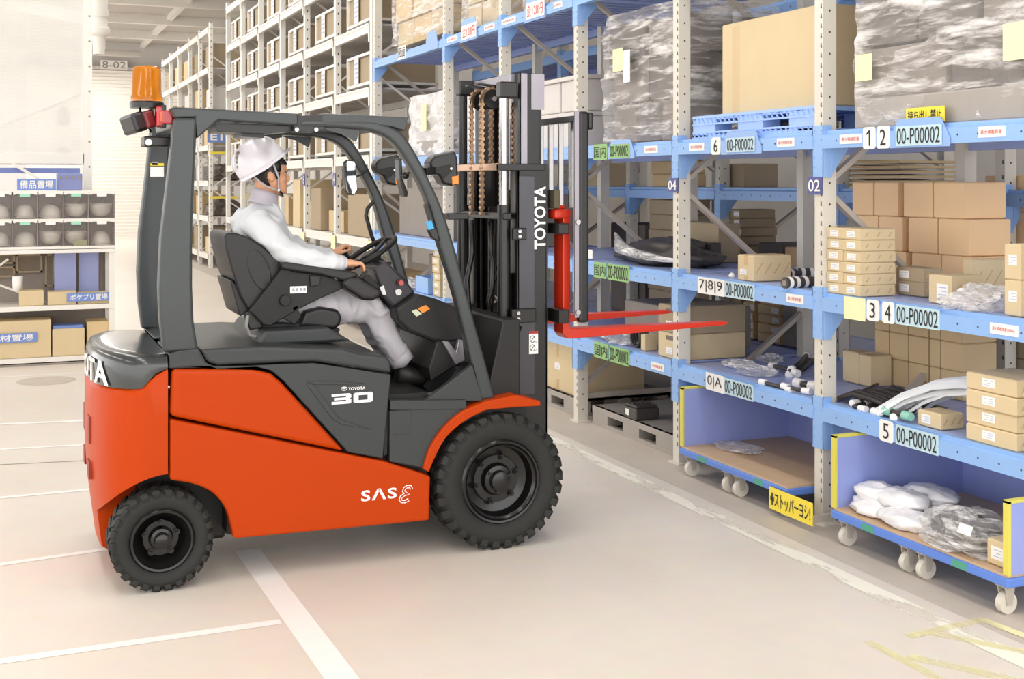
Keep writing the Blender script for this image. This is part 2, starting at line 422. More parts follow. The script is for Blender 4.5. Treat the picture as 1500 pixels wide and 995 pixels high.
# ================================================================== racks
PY = [3.95, 5.56, 7.12, 8.68, 10.27, 11.82, 14.4]
FX, BX = 4.18, 5.28
LEV = [0.68, 1.29, 2.19, 3.41]
def post_parts(parent, X, Y, ztop, m, wx=0.09, wy=0.075, step=0.055, holes=True, hz=3.9):
    # open-backed upright with a lipped channel section
    t = 0.008
    a, b = X, X+wx; c, d = Y-wy/2, Y+wy/2
    poly = [(a, c), (b, c), (b, c+t), (a+t, c+t), (a+t, Y-0.016), (a+0.022, Y-0.016), (a+0.022, Y+0.016), (a+t, Y+0.016), (a+t, d-t), (b, d-t), (b, d), (a, d)]
    p = MB().prism(poly, 0, ztop, 'z').build('upright_post', m, parent)
    MB().box((a-0.02, c-0.03, 0), (b+0.02, d+0.03, 0.012)).build('base_plate', m, p)
    if holes:
        h = MB(); z = 0.12
        while z < hz:
            h.add([(a-0.001, c+0.006, z), (a-0.001, c+0.022, z+0.006), (a-0.001, c+0.019, z+0.030), (a-0.001, c+0.011, z+0.026), (a-0.001, c+0.011, z+0.012)], [(4, 3, 2, 1, 0)])
            z += step
        z = 0.1
        while z < hz:
            h.add([(a+0.045+0.007*math.cos(k*math.pi/4), c-0.001, z+0.007*math.sin(k*math.pi/4)) for k in range(8)], [tuple(range(8))])
            z += 0.12
        o = h.build('punched_holes', M_hole, p); o['kind'] = 'stuff'
    return p
def beam_parts(parent, X, Ya, Yb, zt, m, h=0.10, dep=0.05, holes=True, connect=True):
    # stepped box beam between two posts
    y0, y1 = Ya+0.04, Yb-0.04
    poly = [(X-0.012, zt-h), (X+dep, zt-h), (X+dep, zt), (X+0.012, zt), (X+0.012, zt-0.018), (X-0.012, zt-0.026)]
    b = MB()
    n = len(poly)
    b.add([(x, y0, z) for x, z in poly]+[(x, y1, z) for x, z in poly], [tuple(range(n)), tuple(range(2*n-1, n-1, -1))]+[(i, i+n, (i+1) % n+n, (i+1) % n) for i in range(n)])
    o = b.build('shelf_beam', m, parent)
    if holes:
        hmb = MB(); k = int((y1-y0)/0.13)
        for i in range(k):
            y = y0+0.1+i*0.13
            hmb.add([(X-0.013, y+0.006*math.cos(q*math.pi/3), zt-0.06+0.006*math.sin(q*math.pi/3)) for q in range(6)], [tuple(range(6))])
        q = hmb.build('punched_holes', M_hole, o); q['kind'] = 'stuff'
    return o
def connector(parent, X, Y, zt, m):
    # blue sleeve hooked on the post, with gussets
    mb = MB()
    mb.box((X-0.008, Y-0.05, zt-0.26), (X+0.002, Y+0.05, zt+0.03))
    mb.box((X-0.008, Y-0.052, zt-0.26), (X+0.05, Y-0.044, zt+0.03))
    mb.box((X-0.008, Y+0.044, zt-0.26), (X+0.05, Y+0.052, zt+0.03))
    mb.prism([(X+0.05, zt), (X+0.16, zt-0.10), (X+0.05, zt-0.24)], Y-0.055, Y-0.047)
    o = mb.build('beam_connector', m, parent)
    r = MB()
    for z in (zt-0.20, zt-0.15, zt-0.05, zt):
        for dy in (-0.03, 0.03): r.cyl((X-0.008, Y+dy, z), (X-0.012, Y+dy, z), 0.006, n=6)
    r.build('rivet', m, o)
    return o
def deck(parent, X0, X1, Ya, Yb, zt, m, under=None):
    # ribbed steel deck made of pans laid side by side
    n = max(1, round((Yb-Ya)/0.39)); w_ = (Yb-Ya-0.02)/n
    for i in range(n):
        y0 = Ya+0.01+i*w_; mb = MB()
        mb.box((X0, y0+0.004, zt-0.012), (X1, y0+w_-0.004, zt-0.002))
        for k in range(3):
            yk = y0+w_*(k+0.5)/3; mb.box((X0+0.03, yk-0.025, zt-0.035), (X1-0.02, yk+0.025, zt-0.012))
        mb.build('deck_panel', m, parent)
def brace_frame(parent, Xf, Xb, Y, m, pts, horiz):
    for (xa, za, xb, zb) in pts: MB().bar((xa, Y, za), (xb, Y, zb), 0.03, 0.045, up=(0, 1, 0)).build('diagonal_brace', m, parent)
    for z in horiz: MB().bar((Xf+0.08, Y, z), (Xb, Y, z), 0.03, 0.04).build('cross_brace', m, parent)

rack = empty('pallet_rack', (FX, PY[1], 0)); tag(rack, 'tall blue-beamed pallet rack with cream posts, stocked beside the forks', 'rack')
for i, Y in enumerate(PY):
    post_parts(rack, FX, Y, 6.2, M_cream); post_parts(rack, BX-0.09, Y, 6.2, M_cream, holes=False)
    zz = [(FX+0.08, 1.83, BX-0.05, 1.05), (BX-0.05, 1.0, FX+0.08, 0.3), (FX+0.08, 1.92, BX-0.05, 2.65), (BX-0.05, 2.72, FX+0.08, 3.42), (FX+0.08, 3.5, BX-0.05, 4.2)]
    brace_frame(rack, FX, BX, Y, M_steel, zz, (0.2, 4.3))
    for z in LEV: connector(rack, FX, Y, z, M_blue)
for i in range(len(PY)-1):
    for z in LEV:
        beam_parts(rack, FX, PY[i], PY[i+1], z, M_blue)
        beam_parts(rack, BX-0.05, PY[i], PY[i+1], z, M_blue2, holes=False)
        deck(rack, FX+0.05, BX-0.05, PY[i]+0.04, PY[i+1]-0.04, z, M_blue2)
# ---- second row, back to back
RX0, RX1 = 5.50, 6.55
rack2 = empty('pallet_rack', (RX0, PY[1], 0)); tag(rack2, 'second blue-beamed rack row standing back to back behind the stocked front rack', 'rack')
for i, Y in enumerate(PY):
    post_parts(rack2, RX0, Y, 6.2, M_cream, step=0.09, hz=3.0); post_parts(rack2, RX1-0.09, Y, 6.2, M_cream, holes=False)
    brace_frame(rack2, RX0, RX1, Y, M_steel, [(RX0+0.08, 1.2, RX1-0.05, 1.8), (RX0+0.08, 2.6, RX1-0.05, 2.0)], ())
    for z in (0.62, 1.86, 3.3): connector(rack2, RX0, Y, z, M_blue)
for i in range(len(PY)-1):
    for z in (0.62, 1.86, 3.3):
        beam_parts(rack2, RX0, PY[i], PY[i+1], z, M_blue, holes=(i < 3)); beam_parts(rack2, RX1-0.05, PY[i], PY[i+1], z, M_blue2, holes=False)
        deck(rack2, RX0+0.05, RX1-0.05, PY[i]+0.04, PY[i+1]-0.04, z, M_blue2)

# ---- white rack beyond
def white_rack(Ys, label, levels, top):
    r = empty('white_rack', (FX, Ys[0], 0)); tag(r, label, 'rack')
    for k, Y in enumerate(Ys):
        for X in (FX, BX-0.07):
            p = MB().box((X, Y-0.05, 0), (X+0.08, Y+0.05, top)).build('upright_post', M_white, r)
            h = MB(); z = 0.3
            if X == FX and k < 3:
                while z < top:
                    h.box((X+0.03, Y-0.052, z), (X+0.045, Y-0.05, z+0.03)); z += 0.14
                h.build('punched_holes', M_hole, p)['kind'] = 'stuff'
        z = 0.3; s = 0
        while z < top-0.7:
            a, b = (FX+0.06, BX-0.05) if s % 2 == 0 else (BX-0.05, FX+0.06)
            MB().bar((a, Y, z), (b, Y, z+0.7), 0.025, 0.035, up=(0, 1, 0)).build('diagonal_brace', M_white, r); z += 0.75; s += 1
    for k in range(len(Ys)-1):
        for z in levels:
            mb = MB(); mb.box((FX-0.01, Ys[k]+0.05, z-0.12), (FX+0.04, Ys[k+1]-0.05, z)); mb.box((FX-0.02, Ys[k]+0.05, z-0.03), (FX-0.01, Ys[k+1]-0.05, z))
            mb.build('shelf_beam', M_white, r)
            MB().box((BX-0.06, Ys[k]+0.05, z-0.12), (BX-0.01, Ys[k+1]-0.05, z)).build('shelf_beam', M_white, r)
            if z < top-0.3:
                MB().box((FX+0.04, Ys[k]+0.02, z-0.03), (BX-0.06, Ys[k+1]-0.02, z-0.005)).build('deck_panel', M_wall, r)
            for Y, sgn in ((Ys[k]+0.05, 1), (Ys[k+1]-0.05, -1)):
                MB().prism([(Y, z), (Y+sgn*0.04, z), (Y+sgn*0.02, z-0.24), (Y, z-0.24)], FX-0.015, FX-0.003, 'x').build('beam_connector', M_white, r)
    return r
WY = [14.55, 16.35, 18.2, 19.95, 21.8, 23.6, 25.3]
WL = [0.25, 1.2, 2.25, 3.1, 3.9, 4.7, 5.5]
white1 = white_rack(WY, 'white-painted bin rack continuing beyond the blue-beamed rack', WL, 5.62)
WY2 = [27.6, 29.2, 30.9, 32.9, 34.7, 36.5]
white2 = white_rack(WY2, 'far white rack past the cross aisle, nearest the shutter door', [0.3, 1.15, 1.95, 2.75, 3.6, 4.5, 5.4], 5.5)
e1 = at_y(317, 201, 27.5)
sg = MB().cbox(e1, (0.40, 0.02, 0.24)).build('aisle_sign', M_sign); tag(sg, 'small blue sign reading E1 on the far rack end', 'sign')
lettering('E1', e1+Vector((0.0, -0.012, 0)), 0.27, 0.14, (1, 0, 0), (0, 0, 1), M_paper, sg, offset=0.02)
for i, z in enumerate((0.75, 1.55, 2.55)):
    MB().box((FX+0.02, 27.53, z), (BX, 27.55, z+0.05)).build('yellow_guard_strip', M_yel, white2)
# shelf numbers on the white posts
for num, Y, zz in (('14', WY[1], 1.95), ('16', WY[2], 1.95)):
    pl = MB().cbox((FX-0.01, Y, zz), (0.008, 0.16, 0.18)).build('number_plate', M_navy, white1)
    lettering(num, (FX-0.016, Y, zz), 0.11, 0.12, (0, -1, 0), (0, 0, 1), M_paper, pl)
for Y, z in ((WY[1], 1.03), (WY[2], 1.0), (WY[0], 1.03)):
    MB().cbox((FX-0.03, Y-0.03, z), (0.006, 0.22, 0.30)).build('price_tag', M_note, white1)

# ---- beam signs
def sign_plate(parent, pl, pr, X, zc, h, m, body=None, ink=None, shape='rect', tw=0.86, th=0.72, prom=0.016, offset=0.0):
    Ya = at_x(pr, HOR, X-prom).y; Yb = at_x(pl, HOR, X-prom).y; Y = (Ya+Yb)/2; wdt = Yb-Ya
    mb = MB(); x0 = X-prom; x1 = X-prom+0.004
    if shape == 'rect': poly = [(Y-wdt/2, zc-h/2), (Y+wdt/2, zc-h/2), (Y+wdt/2, zc+h/2), (Y-wdt/2, zc+h/2)]
    elif shape == 'round':
        r = 0.015; poly = []
        for cx, cz, a0 in ((Y+wdt/2-r, zc+h/2-r, 0), (Y-wdt/2+r, zc+h/2-r, 90), (Y-wdt/2+r, zc-h/2+r, 180), (Y+wdt/2-r, zc-h/2+r, 270)):
            poly += [(cx+r*math.cos(math.radians(a0+k*30)), cz+r*math.sin(math.radians(a0+k*30))) for k in range(4)]
    else: poly = [(Y-wdt/2, zc-h/2), (Y+wdt/2, zc-h/2), (Y+wdt/2, zc-h*0.22), (Y+wdt*0.37, zc+h*0.42), (Y+wdt*0.33, zc+h/2), (Y-wdt*0.33, zc+h/2), (Y-wdt*0.37, zc+h*0.42), (Y-wdt/2, zc-h*0.22)]
    o = mb.prism(poly, x0, x1, 'x').build('sign_plate', m, parent)
    if body == '1':       # upright stroke with a flag
        s_ = h*0.36; y_ = Y-h*0.04
        MB().prism([(y_-h*0.045, zc-s_), (y_+h*0.045, zc-s_), (y_+h*0.045, zc+s_*0.62), (y_+h*0.20, zc+s_*0.40), (y_+h*0.20, zc+s_*0.62), (y_+h*0.03, zc+s_), (y_-h*0.045, zc+s_)], x0-0.0015, x0, 'x').build('lettering', M_ink, o)
    elif body: lettering(body, (x0-0.001, Y, zc), min(wdt*tw, h*th*0.55) if len(body) == 1 and body != '1' else (h*0.26 if body == '1' else wdt*tw), h*th, (0, -1, 0), (0, 0, 1), ink or M_ink, o, offset=offset, lift=0.0015)
    return o
P0 = '00-P00002'
def code(pl, pr, zc, h=0.10, m=None, prom=0.016): return sign_plate(rack, pl, pr, FX, zc, h, m or M_teal, P0, tw=0.94, th=0.8, prom=prom)
def num(pl, pr, zc, body, h=0.11): return sign_plate(rack, pl, pr, FX, zc, h, M_paper, body, shape='round', tw=0.5, th=0.72)
M_trap = mat('plate_blue', '#8fb0e2', 0.4, var=0.04)
def trap(pl, pr, zc, h=0.2): return sign_plate(rack, pl, pr, FX, zc, h, M_trap, shape='trap', prom=0.020)
def small(pl, pr, zc, body='最大積載質量'): return sign_plate(rack, pl, pr, FX, zc, 0.05, M_paper, body, M_red, tw=0.8, th=0.4)
Z2, Z1, Z0 = 2.135, 1.235, 0.625
trap(1303, 1391, Z2+0.014, 0.145); code(1312, 1379, Z2, prom=0.026); num(1264, 1282, Z2, '1', 0.115); num(1284, 1303, Z2, '2', 0.115)
trap(1056, 1115, Z2+0.012, 0.14); code(1064, 1105, Z2, 0.09, prom=0.026); num(1042, 1055, Z2, '6')
trap(890, 929, Z2+0.012, 0.14); code(893, 921, Z2, 0.1, M_green, 0.026); sign_plate(rack, 869, 889, FX, Z2, 0.12, M_green, '国内')
for a, b in ((1433, 1472), (1138, 1163), (1010, 1031), (1230, 1262), (944, 963)): small(a, b, Z2)
sign_plate(rack, 1236, 1267, FX, Z1-0.005, 0.12, M_note); num(1269.5, 1287, Z1, '3'); num(1292, 1309.5, Z1, '4'); code(1312, 1376, Z1); small(1450, 1491, Z1, '最大積載質量1,000kg')
sign_plate(rack, 1022, 1061, FX, Z1, 0.105, M_paper, '7|8|9', tw=0.85, th=0.75); code(1062, 1104.6, Z1, 0.1); small(1152, 1176, Z1)
sign_plate(rack, 869.5, 888, FX, Z1, 0.12, M_green, '国内'); code(890, 921, Z1, 0.12, M_green)
num(1288, 1308, Z0, '5'); code(1312, 1374, Z0)
sign_plate(rack, 1034, 1060, FX, Z0, 0.11, M_paper, '0|A', tw=0.8, th=0.72); code(1060.8, 1103, Z0, 0.1)
sign_plate(rack, 870, 891, FX, Z0, 0.12, M_green, '国内'); code(893, 921.5, Z0, 0.12, M_green); small(954, 972, Z0)
for a, b in ((770, 797), (676, 697)):
    trap(a-2, b+2, 3.40, 0.22); sign_plate(rack, a, b, FX, 3.38, 0.14, M_paper, '企128円', M_red, prom=0.026)
sign_plate(rack, 583, 594, FX, 3.39, 0.15, M_paper, '図面', M_ink); trap(623, 641, 3.41, 0.2)
for a, b in ((655, 669), (709, 724), (735, 755), (811, 823)): small(a, b, 3.36)
# post number plates
for body, Y in (('02', PY[1]), ('04', PY[2])):
    o = MB().cbox((FX-0.012, Y+0.02, 1.885), (0.006, 0.13, 0.095)).build('number_plate', M_navy, rack)
    lettering(body, (FX-0.016, Y+0.02, 1.885), 0.105, 0.066, (0, -1, 0), (0, 0, 1), M_paper, o, offset=0.01)
# yellow stopper notice low on the post
XN_ = 4.03; Yc = at_x(1158, 742, XN_).y
o = MB().cbox((XN_, Yc, 0.10), (0.006, 0.40, 0.125)).build('notice_board', M_yel, rack)
lettering('✚ストッパーヨシ!', (XN_-0.004, Yc, 0.10), 0.37, 0.085, (0, -1, 0), (0, 0, 1), M_ink, o, offset=0.012)
# small brackets holding it to the post
MB().box((XN_, Yc-0.19, 0.05), (FX+0.01, Yc-0.17, 0.09)).build('notice_bracket', M_steel, rack)

# ================================================================== goods on the racks
MESHES = {}
def obj(name, me, parent=None, loc=(0, 0, 0), rz=0.0):
    o = bpy.data.objects.new(name, me); COL.objects.link(o); o.location = loc; o.rotation_euler = (0, 0, rz)
    if parent is not None: o.parent = parent
    return o
def carton_mesh(dx, dy, dz, m):
    key = ('carton', round(dx, 3), round(dy, 3), round(dz, 3), m.name)
    if key not in MESHES:
        b = MB(); e = min(0.006, dz*0.08)
        x, y = dx/2, dy/2
        lo = [(-x+e, -y+e), (x-e, -y+e), (x-e, y-e), (-x+e, y-e)]; fu = [(-x, -y), (x, -y), (x, y), (-x, y)]
        b.rings([[(p[0], p[1], z) for p in r] for r, z in ((lo, 0), (fu, e), (fu, dz-e), (lo, dz))])
        b.box((-x+e*2, -0.0015, dz), (x-e*2, 0.0015, dz+0.001)) if dx > dy else b.box((-0.0015, -y+e*2, dz), (0.0015, y-e*2, dz+0.001))
        MESHES[key] = b.mesh('carton', m)
    return MESHES[key]
def carton(X0, X1, Y0, Y1, z0, z1, label, m=None, name='cardboard_carton', cat='box', group=None, tape=False, sticker=None, stripes=False, rz=0.0, slot=False):
    m = m or M_kraft; dx, dy, dz = X1-X0, Y1-Y0, z1-z0
    o = obj(name, carton_mesh(dx, dy, dz, m), None, ((X0+X1)/2, (Y0+Y1)/2, z0+0.001), rz); tag(o, label, cat, group)
    if tape:
        k = ('tape', round(dx, 3), round(dy, 3), round(dz, 3))
        if k not in MESHES:
            b = MB(); w_ = min(0.05, dy*0.2)
            b.box((-dx/2-0.0015, -w_/2, dz*0.62), (-dx/2, w_/2, dz)); b.box((-dx/2-0.0015, -w_/2, dz), (dx/2+0.001, w_/2, dz+0.0015)); b.box((-dx/2-0.0015, -w_/2, 0.002), (-dx/2, w_/2, dz*0.2))
            MESHES[k] = b.mesh('packing_tape', M_tape)
        obj('packing_tape', MESHES[k], o)
    if sticker:
        fx, fz, sw, sh = sticker       # centre across and up the front face, width, height (shares)
        k = ('st', round(dx, 3), round(dy, 3), round(dz, 3), sticker)
        if k not in MESHES:
            yc, zc = (0.5-fx)*dy, fz*dz
            b = MB().box((-dx/2-0.002, yc-sw*dy/2, zc-sh*dz/2), (-dx/2-0.0005, yc+sw*dy/2, zc+sh*dz/2)); b.mi = 1
            for q in (0.25, 0.0, -0.25): b.box((-dx/2-0.0026, yc-sw*dy*0.36, zc+sh*dz*(q-0.03)), (-dx/2-0.002, yc+sw*dy*(0.36 if q else 0.1), zc+sh*dz*(q+0.03)))
            MESHES[k] = b.mesh('shipping_label', [M_paper, mat('label_print', '#a9b4cf', 0.7)])
        obj('shipping_label', MESHES[k], o)
    if stripes:
        k = ('sp', round(dx, 3), round(dy, 3), round(dz, 3))
        if k not in MESHES:
            b = MB(); n = max(3, int(dx/0.06)); s = 0.010
            for i in range(n):
                xa = -dx/2+dx*(i+0.5)/n-dz*0.15; xb = xa+dz*0.3
                b.add([(xa, -dy/2-0.0008, dz*0.3), (xa+s, -dy/2-0.0008, dz*0.3), (xb+s, -dy/2-0.0008, dz*0.7), (xb, -dy/2-0.0008, dz*0.7)], [(0, 1, 2, 3)])
            MESHES[k] = b.mesh('printed_stripes', M_stripe)
        p_ = obj('printed_stripes', MESHES[k], o); p_['kind'] = 'stuff'
    if slot:
        b = MB(); yc = 0.0
        b.box((-dx/2-0.001, -0.05, dz*0.72), (-dx/2+0.001, 0.05, dz*0.72+0.03)); obj('hand_hole', b.mesh('hand_hole', M_dark), o)
    return o
def pbox(pl, pm, pr, ytop, z0, X, label, **k):
    Y1 = at_x(pl, HOR, X).y; Y0 = at_x(pm, HOR, X).y; X1 = at_y(pr, HOR, Y0).x; z1 = at_x(pm, ytop, X).z
    return carton(X, X1, Y0, Y1, z0, z1, label, **k)
def pY(px, X): return at_x(px, HOR, X).y
ORD = ['first', 'second', 'third', 'fourth', 'fifth', 'sixth', 'seventh', 'eighth']

def blob(loc, r, seed, n=24, amp=0.25, fr=2.2, flat=True):
    # crumpled sack of film resting on its base
    rnd = Vector((seed*3.1, seed*1.7, seed*0.9)); mb = MB(); vs = []; m_ = n//2
    for i in range(m_+1):
        ph = math.pi*i/m_
        for k in range(n):
            t = 2*math.pi*k/n; d = Vector((math.sin(ph)*math.cos(t), math.sin(ph)*math.sin(t), math.cos(ph)))
            q = 1+amp*noise.noise(d*fr+rnd)+amp*0.5*noise.noise(d*fr*2.7+rnd)+amp*0.2*noise.noise(d*fr*6+rnd)
            v = Vector((d.x*r[0], d.y*r[1], d.z*r[2]))*q
            if flat: v.z = max(v.z, -r[2]*0.62)
            vs.append(v)
    zmin = min(v.z for v in vs)
    fs = [(i*n+k, (i+1)*n+k, (i+1)*n+(k+1) % n, i*n+(k+1) % n) for i in range(m_) for k in range(n)]
    mb.add([Vector(loc)+v-Vector((0, 0, zmin)) for v in vs], fs); return mb

# ---- right-hand bay, middle shelf: two columns of six flat boxes
z1 = LEV[1]
for c, (ya, yb) in enumerate(((5.375, 5.515), (5.228, 5.372))):
    for r in range(6):
        j = random.uniform(-0.006, 0.006)
        carton(4.205+j, 4.435+j, ya, yb, z1+r*0.0605, z1+(r+1)*0.0605-0.001, f'flat labelled carton in the six-high {"wider" if c else "narrow"} column by post 02, {ORD[r]} from bottom',
               m=M_kraft2, name='parts_box', group='flat parts boxes by the numbered post', sticker=(0.45, 0.5, 0.5, 0.55), stripes=(c == 1))
for r in range(2):
    pbox(1313, 1353, 1381, 414-r*20, z1+0.074*r, 4.50, f'grey-brown flat box beside the six-high columns, {"upper" if r else "lower"} of two', m=M_kraft4, name='parts_box', sticker=(0.3, 0.5, 0.35, 0.5), stripes=True)
pbox(1361, 1394, 1440, 405, z1, 4.33, 'squat carton with a white label next to a clear plastic bag', m=M_kraft2, name='parts_box', sticker=(0.6, 0.45, 0.5, 0.5), stripes=True)
pbox(1411, 1424, 1482, 381, z1, 4.72, 'long striped carton lying behind the clear plastic bag', m=M_kraft2, name='parts_box', stripes=True)
for r, (a, b) in enumerate(((0, 0.165), (0.166, 0.33))):
    carton(4.24, 4.56, pY(1496, 4.24), pY(1472, 4.24), z1+a, z1+b, f'plain labelled carton at the picture edge beside the bag, {"upper" if r else "lower"} of two', m=M_kraft2, name='parts_box', sticker=(0.5, 0.55, 0.5, 0.3))
for k, (px, X, r, s) in enumerate(((1440, 4.30, (0.12, 0.15, 0.075), 3), (1412, 4.27, (0.10, 0.12, 0.045), 8))):
    b = blob((X, pY(px, X), z1+0.002), r, s, 30, 0.5, 3.0); o = b.build('plastic_bag', M_bagfilm, smooth=False)
    tag(o, ('crumpled clear plastic bag on the middle shelf before the long carton', 'flattened plastic film spilling from the crumpled bag over the shelf edge')[k], 'plastic bag')
# orange-brown cartons in three courses at the back
xb = 4.86; hh = 0.205
for r in range(3):
    cols = [(1249, 1279), (1281, 1315), (1324, 1366), (1368, 1412)]
    for c, (a, b) in enumerate(cols):
        s = (12, 7, 0)[r]
        carton(xb, xb+0.30, pY(b+s, xb), pY(a+s, xb), z1+r*hh, z1+(r+1)*hh-0.002, f'orange-brown carton in the back wall of boxes, {("bottom", "middle", "top")[r]} course, {ORD[c]} from post 02',
               m=M_kraft3, group='orange-brown cartons walled up behind the middle shelf')
xb = 5.60
for r in range(6):
    for c, (a, b) in enumerate(((1443, 1473), (1476, 1512))):
        carton(xb, xb+0.30, pY(b, xb), pY(a, xb), 0.625+r*0.22, 0.625+(r+1)*0.22-0.002, f'stacked carton on the rear rack, {("inner", "outer")[c]} pile, {ORD[r]} from bottom', m=M_kraft3 if r > 2 else M_kraft4, group='cartons piled on the rear rack')
# ---- right-hand bay, lower shelf
z0 = LEV[0]
for r in range(4):
    j = (0, 0.008, -0.006, 0.004)[r]
    carton(4.21+j, 4.50+j, 4.155+j, 4.468+j, z0+r*0.081, z0+(r+1)*0.081-0.001, f'striped kraft box on the lower shelf, {ORD[r]} from the bottom of the four-high pile', m=M_kraft2, name='parts_box', group='four striped boxes piled on the lower shelf', sticker=(0.45, 0.55, 0.26, 0.5), stripes=True)
pbox(1345, 1379, 1411, 608, z0, 4.24, 'small kraft box under a fan of clear plastic strips', m=M_kraft2, name='parts_box', sticker=(0.35, 0.5, 0.4, 0.55), stripes=True)
for r in range(3):
    for c, (a, b) in enumerate(((1282, 1302), (1303, 1330), (1331, 1360), (1362, 1377), (1378, 1411))):
        carton(4.92, 5.16, pY(b, 4.92), pY(a, 4.92), z0+r*0.16, z0+(r+1)*0.16-0.002, f'shaded carton at the back of the lower shelf, {("bottom", "middle", "top")[r]} row, {ORD[c]} from post 02', m=M_kraft, group='shaded cartons behind the lower shelf')
carton(4.75, 4.88, pY(1258, 4.75), pY(1235, 4.75), z0, z0+0.19, 'pale box standing behind the black cables on the lower shelf', m=M_kraft2, name='parts_box')
carton(4.75, 4.90, pY(1276, 4.75), pY(1259, 4.75), z0, z0+0.185, 'pale box beside its twin behind the black cables, farther from post 02', m=M_kraft2, name='parts_box')
# fan of clear strips
st = empty('plastic_strip_bundle', (4.35, 4.85, z0)); tag(st, 'fan of clear white plastic strips on the lower shelf', 'plastic strips')
M_strip = mat('strip_white', '#f3f5f6', 0.3, var=0.03, alpha=0.92)
for k in range(26):
    a = random.uniform(-0.22, 0.22); y0 = 4.62+random.uniform(-0.06, 0.06); x0 = 4.52+random.uniform(-0.06, 0.05)
    L_ = random.uniform(0.42, 0.62); d = Vector((-0.42+a*0.5, 0.9, 0)).normalized(); h = 0.15+k*0.003
    p0 = Vector((x0, y0, z0+h)); pts = [p0+d*(L_*t)+Vector((0, 0, 0.03*math.sin(t*math.pi)-t*t*(h-0.01-0.0006*k))) for t in (0, 0.25, 0.5, 0.75, 1)]
    n_ = Vector((-d.y*0.74, d.x*0.74, -0.67)); w_ = 0.017
    mb = MB(); vs = [q+n_*w_*s for q in pts for s in (-1, 1)]+[q+n_*w_*s-Vector((0, 0, 0.0012)) for q in pts for s in (-1, 1)]
    fs = [(2*i, 2*i+1, 2*i+3, 2*i+2) for i in range(4)]+[(10+2*i, 12+2*i, 13+2*i, 11+2*i) for i in range(4)]
    mb.add(vs, fs).build('strip', M_strip, st, smooth=True)
# cable leads with white plugs
M_plug = mat('plug_white', '#efedea', 0.35, var=0.02); M_cable = mat('cable_black', '#3b3633', 0.45, var=0.1); M_teal2 = mat('plug_teal', '#8fc9b4', 0.4)
def lead(pts, label, z, end=M_plug, r=0.011, grp='cable leads lying on the lower shelf'):
    P = [Vector((max(4.225, at_z(px, py, z+h+r).x), at_z(px, py, z+h+r).y, z+h+r)) for px, py, h in pts]
    o = MB().tube(P, r, 8).build('cable_lead', M_cable, smooth=True); tag(o, label, 'cable', grp)
    for a, b in ((P[0], P[1]), (P[-1], P[-2])):
        d = (b-a).normalized()
        MB().cyl(a-d*0.025, a+d*0.03, r*1.7, r*1.5, 12).build('plug', end, o, smooth=False)
    return o
lead([(1222, 603, 0), (1245, 596, 0), (1270, 590, 0)], 'short black lead with white plugs nearest post 02 on the lower shelf', z0)
lead([(1238, 608, 0), (1262, 604, 0), (1290, 604, 0)], 'black lead at the lower shelf edge, white plugs, second from post 02', z0, r=0.013)
lead([(1252, 590, 0.01), (1282, 585, 0.01), (1315, 588, 0.02)], 'thin black lead leading under the clear strips', z0)
lead([(1270, 607, 0.0), (1290, 612, 0.0), (1318, 606, 0.0)], 'black lead between the teal plug and post 02', z0)
lead([(1292, 603, 0.02), (1306, 612, 0.02), (1325, 610, 0.02)], 'black lead with a teal plug at the lower shelf edge', z0, M_teal2, r=0.014)
lead([(1312, 611, 0.0), (1326, 607, 0.0), (1342, 600, 0.0)], 'black lead with white plugs beside the small kraft box', z0, r=0.013)
lead([(1230, 582, 0), (1265, 572, 0), (1292, 560, 0.01)], 'long lead with pale sleeves under the black cable coil', z0, r=0.009)
cb = empty('cable_bundle', (4.6, 5.2, z0)); tag(cb, 'loose bundle of long black cables at the back of the lower shelf', 'cables')
for k in range(9):
    x0 = 4.27+k*0.04
    MB().tube([(x0, 5.50, z0+0.02+0.01*(k % 3)), (x0+0.02, 5.40, z0+0.06+0.01*(k % 2)), (x0+random.uniform(0, 0.05), 5.28, z0+0.05), (x0+0.08, 5.14+0.02*(k % 3), z0+0.02)], 0.016, 8).build('cable', M_cable, cb, smooth=True)
MB().box((4.28, 5.12, z0), (4.70, 5.48, z0+0.004)).build('cable_tray_mat', M_dark, cb)

# ---- bay between posts 02 and 04
pbox(1081, 1104, 1158, 375, z1, 4.24, 'taped kraft carton standing on the shelf marked 7 8 9', m=M_kraft2, tape=True, sticker=(0.35, 0.35, 0.4, 0.2), stripes=True)
pbox(1017, 1041, 1056, 356, z1, 4.80, 'black case at the back of the shelf marked 7 8 9', m=M_black, name='equipment_case', cat='case')
for k, (px, py, dx) in enumerate(((1146, 402, 0.02), (1163, 414, 0.0), (1172, 400, 0.06))):
    p = at_z(px, py, z1+0.03); ax = Vector((0.8, 0.25-k*0.2, 0)).normalized()
    mb = MB().cyl(p-ax*0.07, p+ax*0.13, 0.033, n=18); o = mb.build('hose_roll', M_black, sharp=40)
    tag(o, ('black rubber roll with white bands nearest the taped carton', 'black rubber roll lying end-on at the shelf edge', 'black rubber roll behind the others by post 02')[k], 'roll', 'rubber rolls on the shelf')
    for t in (-0.05, 0.0, 0.06): MB().cyl(p+ax*t, p+ax*(t+0.025), 0.0345, n=18).build('band', M_plug, o)
    MB().cyl(p-ax*0.073, p-ax*0.069, 0.018, n=14).build('core', M_grey, o)
b = blob((4.3, pY(1072, 4.3), z1+0.001), (0.02, 0.02, 0.02), 2, 12, 0.2); tag(b.build('plug_cap', M_plug, smooth=True), 'tiny white cap standing before the taped carton', 'cap')
